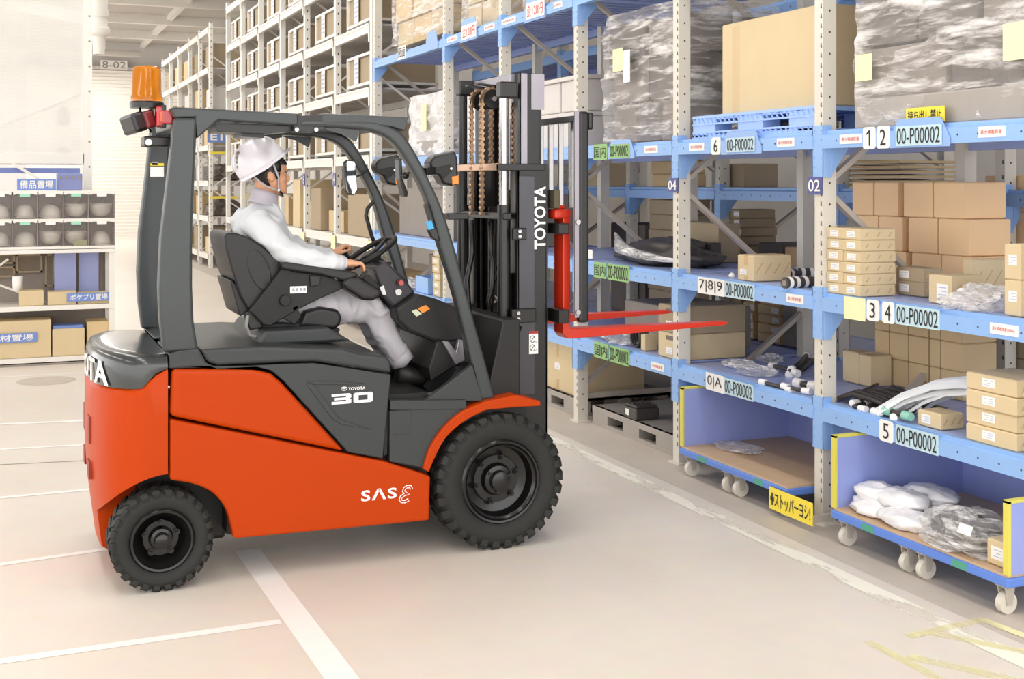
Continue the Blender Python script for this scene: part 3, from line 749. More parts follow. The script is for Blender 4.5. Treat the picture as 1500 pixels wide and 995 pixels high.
# folded cartons on the rear rack
fl = empty('folded_carton_pile', (5.8, 6.9, 1.87)); tag(fl, 'pile of flattened cartons on the rear rack beam', 'cartons')
for k in range(6):
    j = random.uniform(-0.03, 0.03); mb = MB(); zk = 1.865+k*0.034
    mb.add([(5.62+j, 6.55, zk), (6.2+j, 6.55, zk), (6.2+j, 6.9, zk+0.004), (5.62+j, 6.9, zk), (5.62+j, 7.12+j, zk-0.0+0.012), (6.2+j, 7.12, zk+0.016)], [(0, 1, 2, 3), (3, 2, 5, 4)])
    o = mb.build('flat_carton', M_kraft, fl); md = o.modifiers.new('t', 'SOLIDIFY'); md.thickness = 0.018; md.offset = 1
carton(5.62, 5.95, pY(1090, 5.62), pY(1062, 5.62), 1.862, 2.06, 'brown carton standing on the rear beam beside flattened cartons', m=M_kraft4)
# stacks of flat boxes on the rear rack under the beam
def flat_stack(X0, dx, pa, pb, z, n, h, what, m=M_kraft, st_=(0.8, 0.5, 0.3, 0.55)):
    for r in range(n):
        j = random.uniform(-0.012, 0.012)
        carton(X0+j, X0+dx+j, pY(pb, X0), pY(pa, X0), z+r*h, z+(r+1)*h-0.002, f'{what}, {ORD[r] if r < 8 else "ninth"} from bottom', m=m, name='parts_box', group='flat boxes stacked on the rear rack', sticker=st_)
flat_stack(5.60, 0.35, 1112, 1143, 0.625, 8, 0.075, 'flat box on the rear rack, pile farther from post 04')
flat_stack(5.60, 0.35, 1088, 1104, 0.625, 8, 0.075, 'flat box on the rear rack, pile nearer post 04')
flat_stack(5.60, 0.35, 1062, 1085, 1.23, 6, 0.075, 'flat box high on the rear rack below the folded cartons', M_kraft4)
carton(5.60, 5.95, pY(1085, 5.60), pY(1055, 5.60), 0.625, 1.228, 'tall brown carton under the high flat boxes on the rear rack', m=M_kraft4)
carton(5.60, 6.0, pY(1145, 5.60), pY(1112, 5.60), 1.226, 1.42, 'dark machine crate on top of flat boxes, rear rack', m=M_dark, name='machine_crate', cat='crate')
carton(5.62, 5.95, pY(1180, 5.62), pY(1150, 5.62), 1.23, 1.40, 'orange-brown carton seen under the brace near post 02', m=M_kraft3)
carton(5.60, 6.0, pY(1182, 5.60), pY(1147, 5.60), 0.625, 1.228, 'large grey crate on the rear rack behind post 02', m=M_grey, name='machine_crate', cat='crate')
# long cartons reaching past post 04
for r, (a, b, m) in enumerate(((z0, z0+0.175, M_kraft2), (z0+0.177, z0+0.37, M_kraft4))):
    carton(4.25, 4.77, 7.175, 7.48, a, b, f'long carton with hand hole beside post 04, {"upper" if r else "lower"} of two', m=m, slot=True, sticker=(0.5, 0.3, 0.3, 0.25))
# bagged leads on the lower shelf
for k, (px, py, r, s) in enumerate(((1082, 537, (0.10, 0.13, 0.028), 4), (1108, 549, (0.11, 0.15, 0.035), 6), (1128, 530, (0.08, 0.1, 0.03), 9))):
    p = at_z(px, py, z0); o = blob((p.x, p.y, z0+0.002), r, s, 26, 0.45, 3).build('plastic_bag', M_bagfilm); tag(o, ('flat clear bag nearest post 04 on the lower shelf', 'clear bag of small parts at the middle of the lower shelf', 'small dark parts bag behind the clear ones')[k], 'plastic bag')
G2 = 'hose leads on the shelf marked 0 A'
lead([(1108, 561, 0), (1122, 566, 0), (1150, 571, 0)], 'white-ended hose along the shelf edge marked 0 A', z0, r=0.012, grp=G2)
lead([(1128, 568, 0.01), (1155, 572, 0.01), (1182, 573, 0.01)], 'second white-ended hose overlapping the first at the shelf edge', z0, r=0.012, grp=G2)
lead([(1132, 536, 0.02), (1150, 540, 0.03), (1166, 546, 0.02)], 'black hose with white cap behind the clear bags', z0, r=0.014, grp=G2)
lead([(1160, 541, 0.03), (1172, 532, 0.03), (1182, 520, 0.03)], 'uppermost of three bundled white-capped hoses by post 02', z0, r=0.015, grp=G2)
lead([(1157, 548, 0.0), (1172, 538, 0.0), (1186, 526, 0.0)], 'lower inner one of three bundled white-capped hoses by post 02', z0, r=0.015, grp=G2)
lead([(1165, 548, 0.0), (1178, 538, 0.0), (1192, 526, 0.0)], 'lower outer one of three bundled white-capped hoses by post 02', z0, r=0.015, grp=G2)
lead([(1170, 562, 0), (1180, 564, 0), (1192, 566, 0)], 'stubby white hose fitting against post 02', z0, r=0.02, grp=G2)
# blue plastic pallet and its big carton
def pallet(X0, X1, Y0, Y1, z0, h, m, label, lattice=True):
    p = empty('pallet', ((X0+X1)/2, (Y0+Y1)/2, z0)); tag(p, label, 'pallet')
    t = h*0.16
    for za, nm in ((z0, 'bottom_deck'), (z0+h-t, 'top_deck')):
        mb = MB()
        if nm == 'top_deck':
            n = 7
            for i in range(n):
                y = Y0+(Y1-Y0)*i/n; mb.box((X0, y, za), (X1, y+(Y1-Y0)/n*0.82, za+t))
            for i in (0, 0.46, 0.92): mb.box((X0+(X1-X0)*i, Y0, za-0.006), (X0+(X1-X0)*(i+0.08), Y1, za))
        else:
            for i in (0, 0.43, 0.86): mb.box((X0, Y0+(Y1-Y0)*i, za), (X1, Y0+(Y1-Y0)*(i+0.14), za+t))
            for i in (0, 0.92): mb.box((X0+(X1-X0)*i, Y0, za), (X0+(X1-X0)*(i+0.08), Y1, za+t))
        mb.build(nm, m, p)
    for i in (0, 0.40, 0.80):
        for j in (0, 0.43, 0.86):
            x = X0+(X1-X0)*j; y = Y0+(Y1-Y0)*i
            MB().box((x, y, z0+t), (x+(X1-X0)*0.14, y+(Y1-Y0)*0.20, z0+h-t-0.006)).build('block', m, p)
    if not lattice:
        for x in (X0, X1-0.03): MB().box((x-0.004, Y0, z0+h*0.70), (x+0.03, Y1, z0+h)).box((x-0.004, Y0, z0), (x+0.03, Y1, z0+h*0.22)).build('edge_skirt', m, p)
        MB().box((X0+0.026, Y0, z0+h*0.84), (X1-0.034, Y1, z0+h-0.001)).build('deck_sheet', m, p)
    if lattice:
        mb = MB(); n = 26
        for i in range(n):
            y = Y0+(Y1-Y0)*(i+0.2)/n
            mb.bar((X0-0.003, y, z0+h-t*2.2), (X0-0.003, y+0.03, z0+h-t*0.6), 0.004, 0.012, up=(1, 0, 0)); mb.bar((X0-0.003, y, z0+0.004), (X0-0.003, y+0.03, z0+t*1.5), 0.004, 0.012, up=(1, 0, 0))
        for za, zb in ((z0+h-t*0.7, z0+h+0.001), (z0+h-t*2.6, z0+h-t*2.1), (z0, z0+t*0.5), (z0+t*1.4, z0+t*1.9)): mb.box((X0-0.006, Y0, za), (X0+0.004, Y1, zb))
        mb.build('edge_lattice', m, p)['kind'] = 'stuff'
    return p
pallet(4.23, 5.15, 5.64, 6.98, LEV[2], 0.15, M_plast, 'light blue plastic pallet on the shelf marked 6')
bc = carton(4.30, 5.10, 5.66, 6.73, LEV[2]+0.152, 2.925, 'big plain carton on the light blue pallet', m=M_kraft2)
MB().box((-0.4015, 0.34, 0.01), (-0.40, 0.42, 0.56)).build('faded_band', mat('kraft_band', '#cdb58d', 0.7), None).parent = bc

# ---- stretch-wrapped loads
def wrapped(X0, X1, Y0, Y1, z0, z1, label, inner, seed, tags=(), pal=None, film=None, bulge=0.05, base=None):
    w_ = empty('wrapped_load', ((X0+X1)/2, (Y0+Y1)/2, z0)); tag(w_, label, 'wrapped load')
    rnd = random.Random(seed); z = z0
    if base: MB().box((X0, Y0, z0), (X1, Y1, z0+base)).build('tray', M_greypal, w_, bevel=0.01); z += base
    rows = max(2, int((z1-z)/0.26)); h = (z1-z)/rows
    for r in range(rows):
        n = rnd.choice((2, 3)); e = 0.03
        for c in range(n):
            a = Y0+e+(Y1-Y0-2*e)*c/n; b = Y0+e+(Y1-Y0-2*e)*(c+1)/n-0.012; j = rnd.uniform(0, 0.05)
            MB().box((X0+e+j, a, z+r*h), (X1-e, b, z+(r+1)*h-0.012-(rnd.uniform(0, 0.06) if r == rows-1 else 0))).build('packed_carton', inner[(r+c) % len(inner)], w_, bevel=0.008)
    # film skin
    n, m_ = 64, 22; rings = []
    off = Vector((seed*2.3, seed*1.1, 0))
    for i in range(m_+1):
        t = i/m_; zz_ = z0+0.02+(z1-z0+0.01)*t; ring = []
        for k in range(n):
            q = k/n*4; s = int(q); f = q-s
            x, y = ((X0+(X1-X0)*f, Y0), (X1, Y0+(Y1-Y0)*f), (X1-(X1-X0)*f, Y1), (X0, Y1-(Y1-Y0)*f))[s]
            cx, cy = (X0+X1)/2, (Y0+Y1)/2; d = Vector((x-cx, y-cy, 0)); d.normalize()
            a = noise.noise(Vector((x*2.4, y*2.4, zz_*4.5))+off); b_ = noise.noise(Vector((x*7, y*7, zz_*12))+off)
            dn = bulge*(0.25*a+0.22*b_)
            ring.append((x+d.x*dn, y+d.y*dn, zz_+0.03*b_*(1 if 0 < i < m_ else 0.3)))
        rings.append(ring)
    top = [(X0+(X1-X0)*0.5+(p[0]-(X0+X1)/2)*0.05, (Y0+Y1)/2+(p[1]-(Y0+Y1)/2)*0.05, z1+0.03) for p in rings[-1]]
    rings.append(top)
    MB().rings(rings, cap=False).build('stretch_film', film or M_film, w_)
    for (px, py, sw, sh, m) in tags:
        X = X0-0.035; p = at_x(px, py, X); MB().cbox(p, (0.003, sw, sh)).build('paper_tag', m, w_)
    return w_
M_wrapdark = mat('wrap_dark', '#5a524c', 0.5, var=0.1); M_wrapmid = mat('wrap_mid', '#7d736a', 0.6, var=0.1); M_wraplight = mat('wrap_light', '#cfcac6', 0.5, var=0.05)
M_bagcover = mat('bag_cover', '#dcdada', 0.25, var=0.05, bump=0.8, bscale=9, alpha=0.93)
w1 = wrapped(4.24, 5.16, 4.02, 5.33, LEV[2], 3.18, 'film-wrapped load above the signs 1 and 2', [M_wrapdark, M_wrapmid, M_wrapdark], 3, ((1265, 99, 0.13, 0.14, M_note), (1489, 60, 0.16, 0.17, M_note)), base=0.16, bulge=0.14)
yt = at_x(1355, 168, 4.19)
nt_ = MB().cbox((4.19, yt.y, yt.z), (0.004, 0.27, 0.075)).build('warning_tag', M_yel, w1)
lettering('持ち出し禁止', (4.187, yt.y, yt.z), 0.24, 0.05, (0, -1, 0), (0, 0, 1), M_ink, nt_, offset=0.01)
wrapped(4.30, 5.1, 7.24, 8.44, LEV[2], 3.15, 'film-wrapped load with paper slips between post 04 and the load backrest', [M_wrapmid, M_wrapdark], 5, ((905, 88, 0.16, 0.17, M_note), (918, 97, 0.10, 0.24, M_paper)), bulge=0.14)
wrapped(4.60, 5.14, 6.99, 7.08, LEV[2]+0.0, 3.05, 'dark crates with loose film behind the big plain carton', [M_wrapdark, M_dark], 6, bulge=0.02)
wrapped(4.3, 5.1, 10.5, 11.65, LEV[2], 2.85, 'pale bagged load on the second shelf behind the mast', [M_wraplight], 8, bulge=0.22, base=0.16, film=M_bagcover)
wrapped(4.3, 5.1, 12.1, 13.35, LEV[2], 2.86, 'pale bagged load with a slip, beyond the front roof pillar', [M_wraplight], 9, ((621, 172, 0.16, 0.30, M_note),), bulge=0.22, base=0.18, film=M_bagcover)
wrapped(4.25, 5.1, 12.0, 13.9, LEV[3]+0.1, 5.0, 'tall film-wrapped pallet load on the highest shelf of the blue rack', [M_kraft2, M_kraft], 11, bulge=0.1)
wrapped(4.3, 5.1, 10.4, 11.6, LEV[3], 4.6, 'film-wrapped cream load on the highest shelf above the mast', [M_kraft2], 12, bulge=0.12)
wrapped(4.3, 5.1, 8.9, 10.0, LEV[3], 4.3, 'film-wrapped brown load on the highest shelf, nearer the forks', [M_kraft4, M_kraft], 13, bulge=0.12)
# grey crates on the second shelf behind the backrest
for k in range(3):
    Ya = 8.82+k*0.47
    cr = empty('plastic_crate', (4.6, Ya+0.22, LEV[2])); tag(cr, f'grey plastic crate behind the load backrest, {ORD[k]} from post with green tags', 'crate', 'grey plastic crates')
    for zz_ in (0, 0.3):
        MB().box((4.32, Ya, LEV[2]+zz_), (4.95, Ya+0.44, LEV[2]+zz_+0.26)).build('tub', M_wraplight, cr, bevel=0.015)
        MB().box((4.30, Ya-0.01, LEV[2]+zz_+0.26), (4.97, Ya+0.45, LEV[2]+zz_+0.295)).build('lid', M_wraplight, cr, bevel=0.006)
# ---- bay beyond post 04
o = blob((4.60, 7.95, z1+0.001), (0.27, 0.55, 0.12), 15, 36, 0.3, 2.0).build('black_parts_sack', M_black, smooth=True); tag(o, 'long black parts sack on the shelf behind the forks', 'sack')
MB().tube([(4.36, 8.35, z1+0.22), (4.30, 8.15, z1+0.12), (4.26, 7.85, z1+0.09), (4.27, 7.45, z1+0.07), (4.28, 7.22, z1+0.07)], [0.01, 0.05, 0.035, 0.02, 0.012], 12).build('loose_film', M_bagfilm, o, smooth=True)
MB().cbox((4.23, 8.52, z1+0.05), (0.003, 0.07, 0.07)).build('paper_tag', M_paper, o)
carton(4.98, 5.17, 7.85, 8.55, z1, z1+0.30, 'broad brown carton at the back behind the black parts sack', m=M_kraft4)
flat_stack(5.60, 0.35, 950, 990, 0.625, 8, 0.14, 'flat carton on the rear rack beyond post 04', M_kraft4, None)
flat_stack(5.60, 0.35, 955, 985, 1.862, 4, 0.12, 'carton above the rear beam beyond post 04', M_kraft, None)
carton(5.60, 5.95, pY(885, 5.6), pY(862, 5.6), 1.862, 2.10, 'yellowish carton above the rear beam near the load backrest', m=M_kraft2)
carton(5.60, 6.1, pY(945, 5.6), pY(895, 5.6), 0.625, 1.5, 'large dark crate on the rear rack behind the brace', m=M_dark, name='machine_crate', cat='crate')
# coil and tray on the lower shelf
cz = z0+0.075; cy = pY(931, 4.3)
mb = MB()
for k in range(4): mb.tube([(4.30+k*0.022, cy+0.07*math.cos(t*math.pi/10), cz+0.07*math.sin(t*math.pi/10)) for t in range(20)], 0.010, 6, close=True)
tag(mb.build('cable_coil', M_cable, smooth=True), 'coiled black cable standing beside the hand-hole cartons', 'cable coil')
carton(4.26, 4.36, pY(945, 4.26), pY(939, 4.26), z0, z0+0.12, 'narrow pale box between the cable coil and cartons', m=M_kraft2, name='parts_box')
carton(4.5, 5.1, 7.6, 8.45, z0, z0+0.30, 'wide grey crate behind the cable coil on the lower shelf', m=M_grey, name='machine_crate', cat='crate')
b = blob((4.34, 8.2, z0+0.002), (0.12, 0.25, 0.04), 21, 26, 0.4, 3); tag(b.build('plastic_bag', M_bagfilm), 'white plastic film lying under the fork blades', 'plastic bag')
# floor: grey pallet and battery, carton on pallet
pallet(4.27, 5.15, 7.30, 8.56, 0.0, 0.145, M_greypal, 'grey plastic pallet on the floor beyond post 04', lattice=False)
bp_ = at_z(922, 614, 0.146)
bt = MB().box((bp_.x, bp_.y-0.10, 0.147), (bp_.x+0.20, bp_.y+0.09, 0.235)).build('battery_case', M_black, bevel=0.012); tag(bt, 'small black battery with a white label on the grey pallet', 'battery')
MB().box((bp_.x+0.01, bp_.y-0.09, 0.235), (bp_.x+0.19, bp_.y+0.08, 0.255)).build('battery_lid', M_black, bt, bevel=0.008)
for k in range(5): MB().cyl((bp_.x+0.03+0.035*k, bp_.y, 0.255), (bp_.x+0.03+0.035*k, bp_.y, 0.265), 0.012, n=10).build('cell_cap', M_black, bt)
MB().cbox((bp_.x-0.002, bp_.y+0.03, 0.195), (0.003, 0.055, 0.045)).build('battery_label', M_paper, bt)
pallet(4.27, 5.15, 8.85, 10.1, 0.0, 0.145, M_greypal, 'grey plastic pallet on the floor under a tall carton', lattice=False)
carton(4.30, 4.95, 8.95, 9.62, 0.147, 0.60, 'tall carton on a floor pallet just past the mast', m=M_kraft2, tape=True, sticker=(0.5, 0.45, 0.16, 0.12))
carton(4.30, 4.95, 9.64, 10.05, 0.147, 0.55, 'carton hidden mostly behind the mast on the floor pallet', m=M_kraft)
# lower goods behind the cab
flat_stack(4.25, 0.25, 634, 644, z0, 6, 0.085, 'pale small box beyond the near roof pillar, farther pile', M_kraft2, (0.5, 0.5, 0.5, 0.4))
flat_stack(4.25, 0.25, 657, 669, z0, 5, 0.085, 'pale small box beyond the near roof pillar, nearer pile', M_kraft2, (0.5, 0.5, 0.5, 0.4))
carton(4.35, 5.1, 12.0, 13.9, z1, z1+0.55, 'large dark crate on the middle shelf seen past the steering wheel', m=M_grey, name='machine_crate', cat='crate')
carton(4.35, 5.1, 10.45, 11.6, z1, z1+0.5, 'large dark crate on the middle shelf hidden by the roof pillar', m=M_grey, name='machine_crate', cat='crate')
b = blob((4.45, 12.7, z1+0.552), (0.2, 0.5, 0.1), 23, 30, 0.5, 3); tag(b.build('plastic_bag', M_bagfilm), 'crumpled silvery film on the dark crate past the mirrors', 'plastic bag')
carton(4.72, 5.1, 12.2, 13.9, z0, z0+0.36, 'broad dark box on the lower shelf past the steering wheel', m=M_grey, name='machine_crate', cat='crate')
b = blob((4.42, 13.5, z0+0.001), (0.12, 0.35, 0.06), 25, 26, 0.4, 3); tag(b.build('plastic_bag', M_bagfilm), 'white film bag on the lower shelf past the steering wheel', 'plastic bag')
tub = MB(); ya_, yb_, xe_ = 12.52, 12.95, 4.44; tub.box((4.24, ya_, 0.682), (xe_, yb_, 0.70)); tub.box((4.24, ya_, 0.70), (4.26, yb_, 0.86)); tub.box((4.26, ya_, 0.70), (xe_, ya_+0.02, 0.86)); tub.box((xe_-0.02, ya_+0.02, 0.70), (xe_, yb_, 0.86)); tub.box((4.26, yb_-0.02, 0.70), (xe_-0.02, yb_, 0.86))
tag(tub.build('blue_bin', M_blue), 'open light blue bin beside the pale small boxes', 'bin')

# ---- carts under the rack
def cart(X0, X1, Y0, Y1, label, far_panel):
    c = empty('platform_cart', ((X0+X1)/2, (Y0+Y1)/2, 0)); tag(c, label, 'cart', 'blue platform carts')
    zt = 0.185
    MB().box((X0, Y0, zt-0.055), (X1, Y1, zt-0.012)).build('frame', M_cart, c, bevel=0.008)
    MB().box((X0+0.012, Y0+0.012, zt-0.012), (X1-0.012, Y1-0.012, zt)).build('plywood_deck', M_wood, c)
    def panel(lo, hi, nm):
        o = MB().box(lo, hi).build(nm, M_cartpan, c)
        return o
    e = panel((X0+0.02, Y1-0.03, zt), (X1, Y1-0.005, 0.555), 'end_panel')
    mb = MB(); mb.box((X0+0.006, Y1-0.034, zt), (X0+0.02, Y1-0.001, 0.565)); mb.box((X0+0.006, Y1-0.034, 0.555), (X1, Y1-0.001, 0.568)); mb.build('edge_strip', M_edge, e)
    b = panel((X1-0.03, Y0+0.02, zt), (X1-0.005, Y1-0.03, 0.555), 'back_panel')
    MB().box((X1-0.034, Y0, 0.555), (X1-0.001, Y1-0.034, 0.568)).build('edge_strip', M_edge, b)
    if far_panel:
        e = panel((X0+0.02, Y0+0.005, zt), (X1-0.03, Y0+0.03, 0.50), 'end_panel')
        mb = MB(); mb.box((X0+0.006, Y0+0.001, zt), (X0+0.02, Y0+0.034, 0.51)); mb.box((X0+0.006, Y0+0.001, 0.50), (X1-0.03, Y0+0.034, 0.513)); mb.build('edge_strip', M_edge, e)
    ym = (Y0+Y1)/2
    for X in (X0+0.05, X1-0.07):
        for Y in (Y0+0.06, ym-0.05, ym+0.07, Y1-0.08):
            w_ = MB().cyl((X, Y-0.016, 0.048), (X, Y+0.016, 0.048), 0.048, n=20).build('caster_wheel', M_rubber, c, sharp=40)
            MB().prism([(X-0.03, 0.13), (X+0.03, 0.13), (X+0.014, 0.04), (X-0.014, 0.04)], Y-0.024, Y-0.019).prism([(X-0.03, 0.13), (X+0.03, 0.13), (X+0.014, 0.04), (X-0.014, 0.04)], Y+0.019, Y+0.024).box((X-0.035, Y-0.03, 0.122), (X+0.035, Y+0.03, 0.13)).build('caster_fork', M_steel, w_)
    for k in range(2):
        y = Y0+(Y1-Y0)*(0.2+0.52*k); MB().box((X0-0.001, y, zt-0.05), (X0, y+0.09, zt-0.016)).build('green_sticker', mat('sticker_green', '#4f9f86', 0.5), c)
    return c
cart(4.05, 4.92, 5.68, 6.86, 'blue platform cart, nearly empty, under the shelf marked 0 A', False)
cart(4.02, 4.92, 4.02, 5.25, 'blue platform cart holding plastic bags under the shelf marked 5', True)
b = blob((4.35, 6.62, 0.187), (0.12, 0.2, 0.015), 31, 24, 0.4, 3); tag(b.build('plastic_bag', M_bagfilm), 'flat scrap of clear film on the nearly empty cart', 'plastic bag')
bags = [(1283, 738, 0, 'bag at the near corner of the pile, bottom layer', (0.11, 0.15, 0.05)), (1330, 756, 0, 'bag lying frontmost on the bag pile, bottom layer', (0.11, 0.17, 0.05)),
        (1322, 725, 0.065, 'bag on top at the middle of the pile', (0.12, 0.17, 0.05)), (1285, 716, 0.065, 'bag on top towards the end panel', (0.11, 0.13, 0.05)),
        (1362, 718, 0.075, 'bag behind the top ones, towards the back panel', (0.12, 0.17, 0.045)), (1360, 742, 0.0, 'bag half under the pile towards the black parts', (0.11, 0.17, 0.05))]
for k, (px, py, h, lb, r) in enumerate(bags):
    p = at_z(px, py, 0.187+h+0.05); b = blob((p.x, p.y, 0.187+h), r, 40+k, 28, 0.22, 2.4); o = b.build('white_parcel_bag', M_bagw, smooth=True); tag(o, 'white plastic '+lb, 'plastic bag', 'white bags on the cart')
p = at_z(1375, 765, 0.19)
for k in range(5):
    a = -0.5+0.22*k; q = Vector((p.x-0.04+0.03*k, p.y+0.10-0.035*k, 0.195)); d = Vector((math.cos(a)*0.4-0.5, math.sin(a)*0.3+0.5, 0)).normalized()
    o = MB().tube([q-d*0.14, q-d*0.05+Vector((0, 0, 0.03)), q+d*0.06+Vector((0, 0, 0.02)), q+d*0.14], [0.012, 0.02, 0.018, 0.01], 8).build('rubber_boot', M_black, smooth=True)
    tag(o, f'black rubber finger-like part between white bags and black bag, {ORD[k]} from bags', 'rubber part', 'black rubber parts on the cart')
p = at_z(1415, 800, 0.19)
bb = blob((p.x+0.02, p.y, 0.188), (0.13, 0.19, 0.095), 51, 32, 0.25, 2).build('black_parts_bag', M_black, smooth=True); tag(bb, 'black parts bundle in a clear bag with white label', 'plastic bag')
blob((p.x+0.0, p.y, 0.187), (0.17, 0.235, 0.11), 52, 32, 0.3, 2.4).build('clear_film', M_bagfilm, bb)
q_ = at_x(1420, 775, p.x-0.13); MB().cbox((p.x-0.155, q_.y, q_.z), (0.003, 0.08, 0.045), Matrix.Rotation(0.4, 4, 'Y')).build('paper_label', M_paper, bb)
b = blob((4.42, 4.22, 0.187), (0.14, 0.13, 0.1), 53, 28, 0.35, 2.4); tag(b.build('plastic_bag', M_bagfilm), 'clear film bag against the near end panel of the cart', 'plastic bag')
carton(4.08, 4.2, 4.08, 4.20, 0.187, 0.30, 'small kraft box on the cart deck beside the end panel', m=M_kraft2, name='parts_box', sticker=(0.5, 0.5, 0.6, 0.5))

# ---- framed bins on the white rack
def bin_meshes(L_, H_, D_):
    k = ('bin', round(L_, 2))
    if k in MESHES: return MESHES[k]
    body = MB().box((0.03, -L_/2+0.02, 0.05), (D_-0.02, L_/2-0.02, H_-0.05)).mesh('packed_carton', M_kraft4)
    fr = MB(); t = 0.035
    for x in (0, D_-t):
        fr.box((x, -L_/2, 0), (x+t, -L_/2+t, H_)); fr.box((x, L_/2-t, 0), (x+t, L_/2, H_)); fr.box((x, -L_/2, 0.05), (x+t, L_/2, 0.05+t)); fr.box((x, -L_/2, H_-t), (x+t, L_/2, H_))
    for y in (-L_/2, L_/2-t):
        fr.box((0, y, H_-t), (D_, y+t, H_)); fr.box((0, y, 0.05), (D_, y+t, 0.05+t))
    fr.box((0, -L_/2, 0.048), (D_, L_/2, 0.052))
    lab = MB().box((-0.004, -0.02, 0.09), (0.0, 0.18, H_-0.04))
    lab.mi = 1
    for q in range(4): lab.box((-0.006, 0.0, H_-0.12-q*0.06), (-0.004, 0.16, H_-0.10-q*0.06))
    MESHES[k] = (fr.mesh('bin_frame', M_white), body, lab.mesh('paper_label', [M_paper, mat('label_print', '#a9b4cf', 0.7)]))
    return MESHES[k]
def framed_bin(Y, z, L_, label):
    fr, body, lab = bin_meshes(L_, 0.46, 0.9)
    o = obj('framed_bin', fr, None, (FX+0.03, Y, z)); tag(o, label, 'bin', 'white-framed bins on the white rack')
    obj('packed_carton', body, o); obj('paper_label', lab, o)
LN = ['third', 'fourth', 'fifth', 'sixth']
for k in range(len(WY)-1):
    for li, z in enumerate((2.25, 3.1, 3.9, 4.7)):
        gap = WY[k+1]-WY[k]
        framed_bin(WY[k]+0.08+0.62, z, 1.15, f'white-framed bin on the {LN[li]} shelf, {ORD[k]} bay beyond the blue rack')
# lower cartons on the white rack
zl = 1.2
for k, (a, b, h, m, lb) in enumerate(((14.75, 15.9, 0.55, M_kraft4, 'tall brown carton on the low white shelf nearest the mirror'), (16.5, 17.35, 0.30, M_kraft, 'kraft carton on the low white shelf beside tag 14'), (17.45, 18.05, 0.62, M_kraft4, 'tall brown carton on the low white shelf between tags'),
        (18.35, 18.75, 0.42, M_kraft2, 'pale upright carton past tag 16 on the white shelf'), (18.8, 19.3, 0.75, M_kraft2, 'tallest pale carton past tag 16 on the white shelf'), (20.1, 21.5, 0.5, M_kraft, 'wide carton in the fourth bay of the white rack'), (22.0, 23.3, 0.5, M_kraft4, 'wide dull carton in the fifth bay of the white rack'))):
    carton(4.25+0.1*(k % 2), 4.95, a, b, zl, zl+h, lb, m=m)
for k, (a, b) in enumerate(((14.8, 15.9), (16.6, 17.9), (18.4, 19.6), (20.2, 21.4), (22.1, 23.3), (23.8, 25.0))):
    carton(4.4, 5.0, a, b, 0.25, 0.75, f'carton on the lowest white shelf, {ORD[k]} bay beyond the blue rack', m=M_kraft4 if k % 2 else M_kraft)
# goods on the far rack
for k in range(len(WY2)-1):
    for li, z in enumerate((0.3, 1.15, 1.95, 2.75, 3.6, 4.5)):
        a = WY2[k]+0.15; g = WY2[k+1]-WY2[k]-0.3
        if li in (1, 2) and k == 0:
            for q in range(2):
                b = blob((4.6+0.05*q, a+0.3+0.7*q, z), (0.36, 0.32, 0.22), 60+li*3+q, 22, 0.45, 2.6); o = b.build('machine_part', M_dark); tag(o, f'dark bagged machine part, {"lower" if li == 1 else "upper"} shelf end of the far rack, {"front" if q == 0 else "rear"} one', 'machine part')
            continue
        hgt = random.choice((0.35, 0.45, 0.55)); m = random.choice((M_kraft, M_kraft2, M_kraft4, M_wraplight))
        carton(4.28, 5.0, a, a+g*random.uniform(0.6, 0.95), z, z+hgt, f'far rack load on shelf {ORD[li]} from floor, {ORD[k]} bay past the cross aisle', m=m, group='loads on the far rack')

# ================================================================== shelf unit, helmets and partition at the left
YS = 13.5
def SX(px): return at_y(px, HOR, YS).x
def SZ(py, px=100): return at_y(px, py, YS).z
x_r = SX(168); x_l = SX(-90)
un = empty('supply_shelf', (x_r, YS, 0)); tag(un, 'white steel supply shelf with boxes, at the far side of the floor', 'shelf')
zs = [0.08, SZ(447), SZ(364)]
for x in (x_l, SX(160)):
    for y in (YS, YS+0.55): MB().box((x, y, 0), (x+0.055, y+0.05, zs[2])).build('upright_post', M_white, un)
for z in zs:
    o = MB().box((x_l, YS-0.01, z-0.05), (x_r, YS+0.62, z)).build('shelf_board', M_white, un, bevel=0.004)
MB().box((x_l, YS-0.005, 0.0), (x_r, YS+0.6, 0.02)).build('plinth', M_grey, un)
M_shelf_shade = mat('shelf_shade', '#9a9088', 0.7, var=0.12, scale=2)
for k_ in (0, 1): MB().box((x_l, YS+0.60, zs[k_]), (x_r-0.03, YS+0.61, zs[k_+1]-0.05)).build('back_panel', M_shelf_shade, un)  # added dark sheets; shade behind the goods put into their colour
MB().bar((SX(-60), YS+0.3, SZ(395)), (SX(30), YS+0.3, SZ(430)), 0.02, 0.04, up=(0, 1, 0)).build('diagonal_brace', M_white, un)
MB().bar((SX(-60), YS+0.3, SZ(430)), (SX(12), YS+0.3, SZ(380)), 0.02, 0.04, up=(0, 1, 0)).build('diagonal_brace', M_white, un)
def jp_sign(pl, pr, pt, pb, Y, body, label, ink=M_paper, m=M_sign):
    a = at_y(pl, pb, Y); b = at_y(pr, pt, Y)
    o = MB().box((a.x, Y-0.01, a.z), (b.x, Y, b.z)).build('shelf_sign', m); tag(o, label, 'sign')
    lettering(body, ((a.x+b.x)/2, Y-0.011, (a.z+b.z)/2), (b.x-a.x)*0.86, (b.z-a.z)*0.74, (1, 0, 0), (0, 0, 1), ink, o, offset=0.015)
    return o
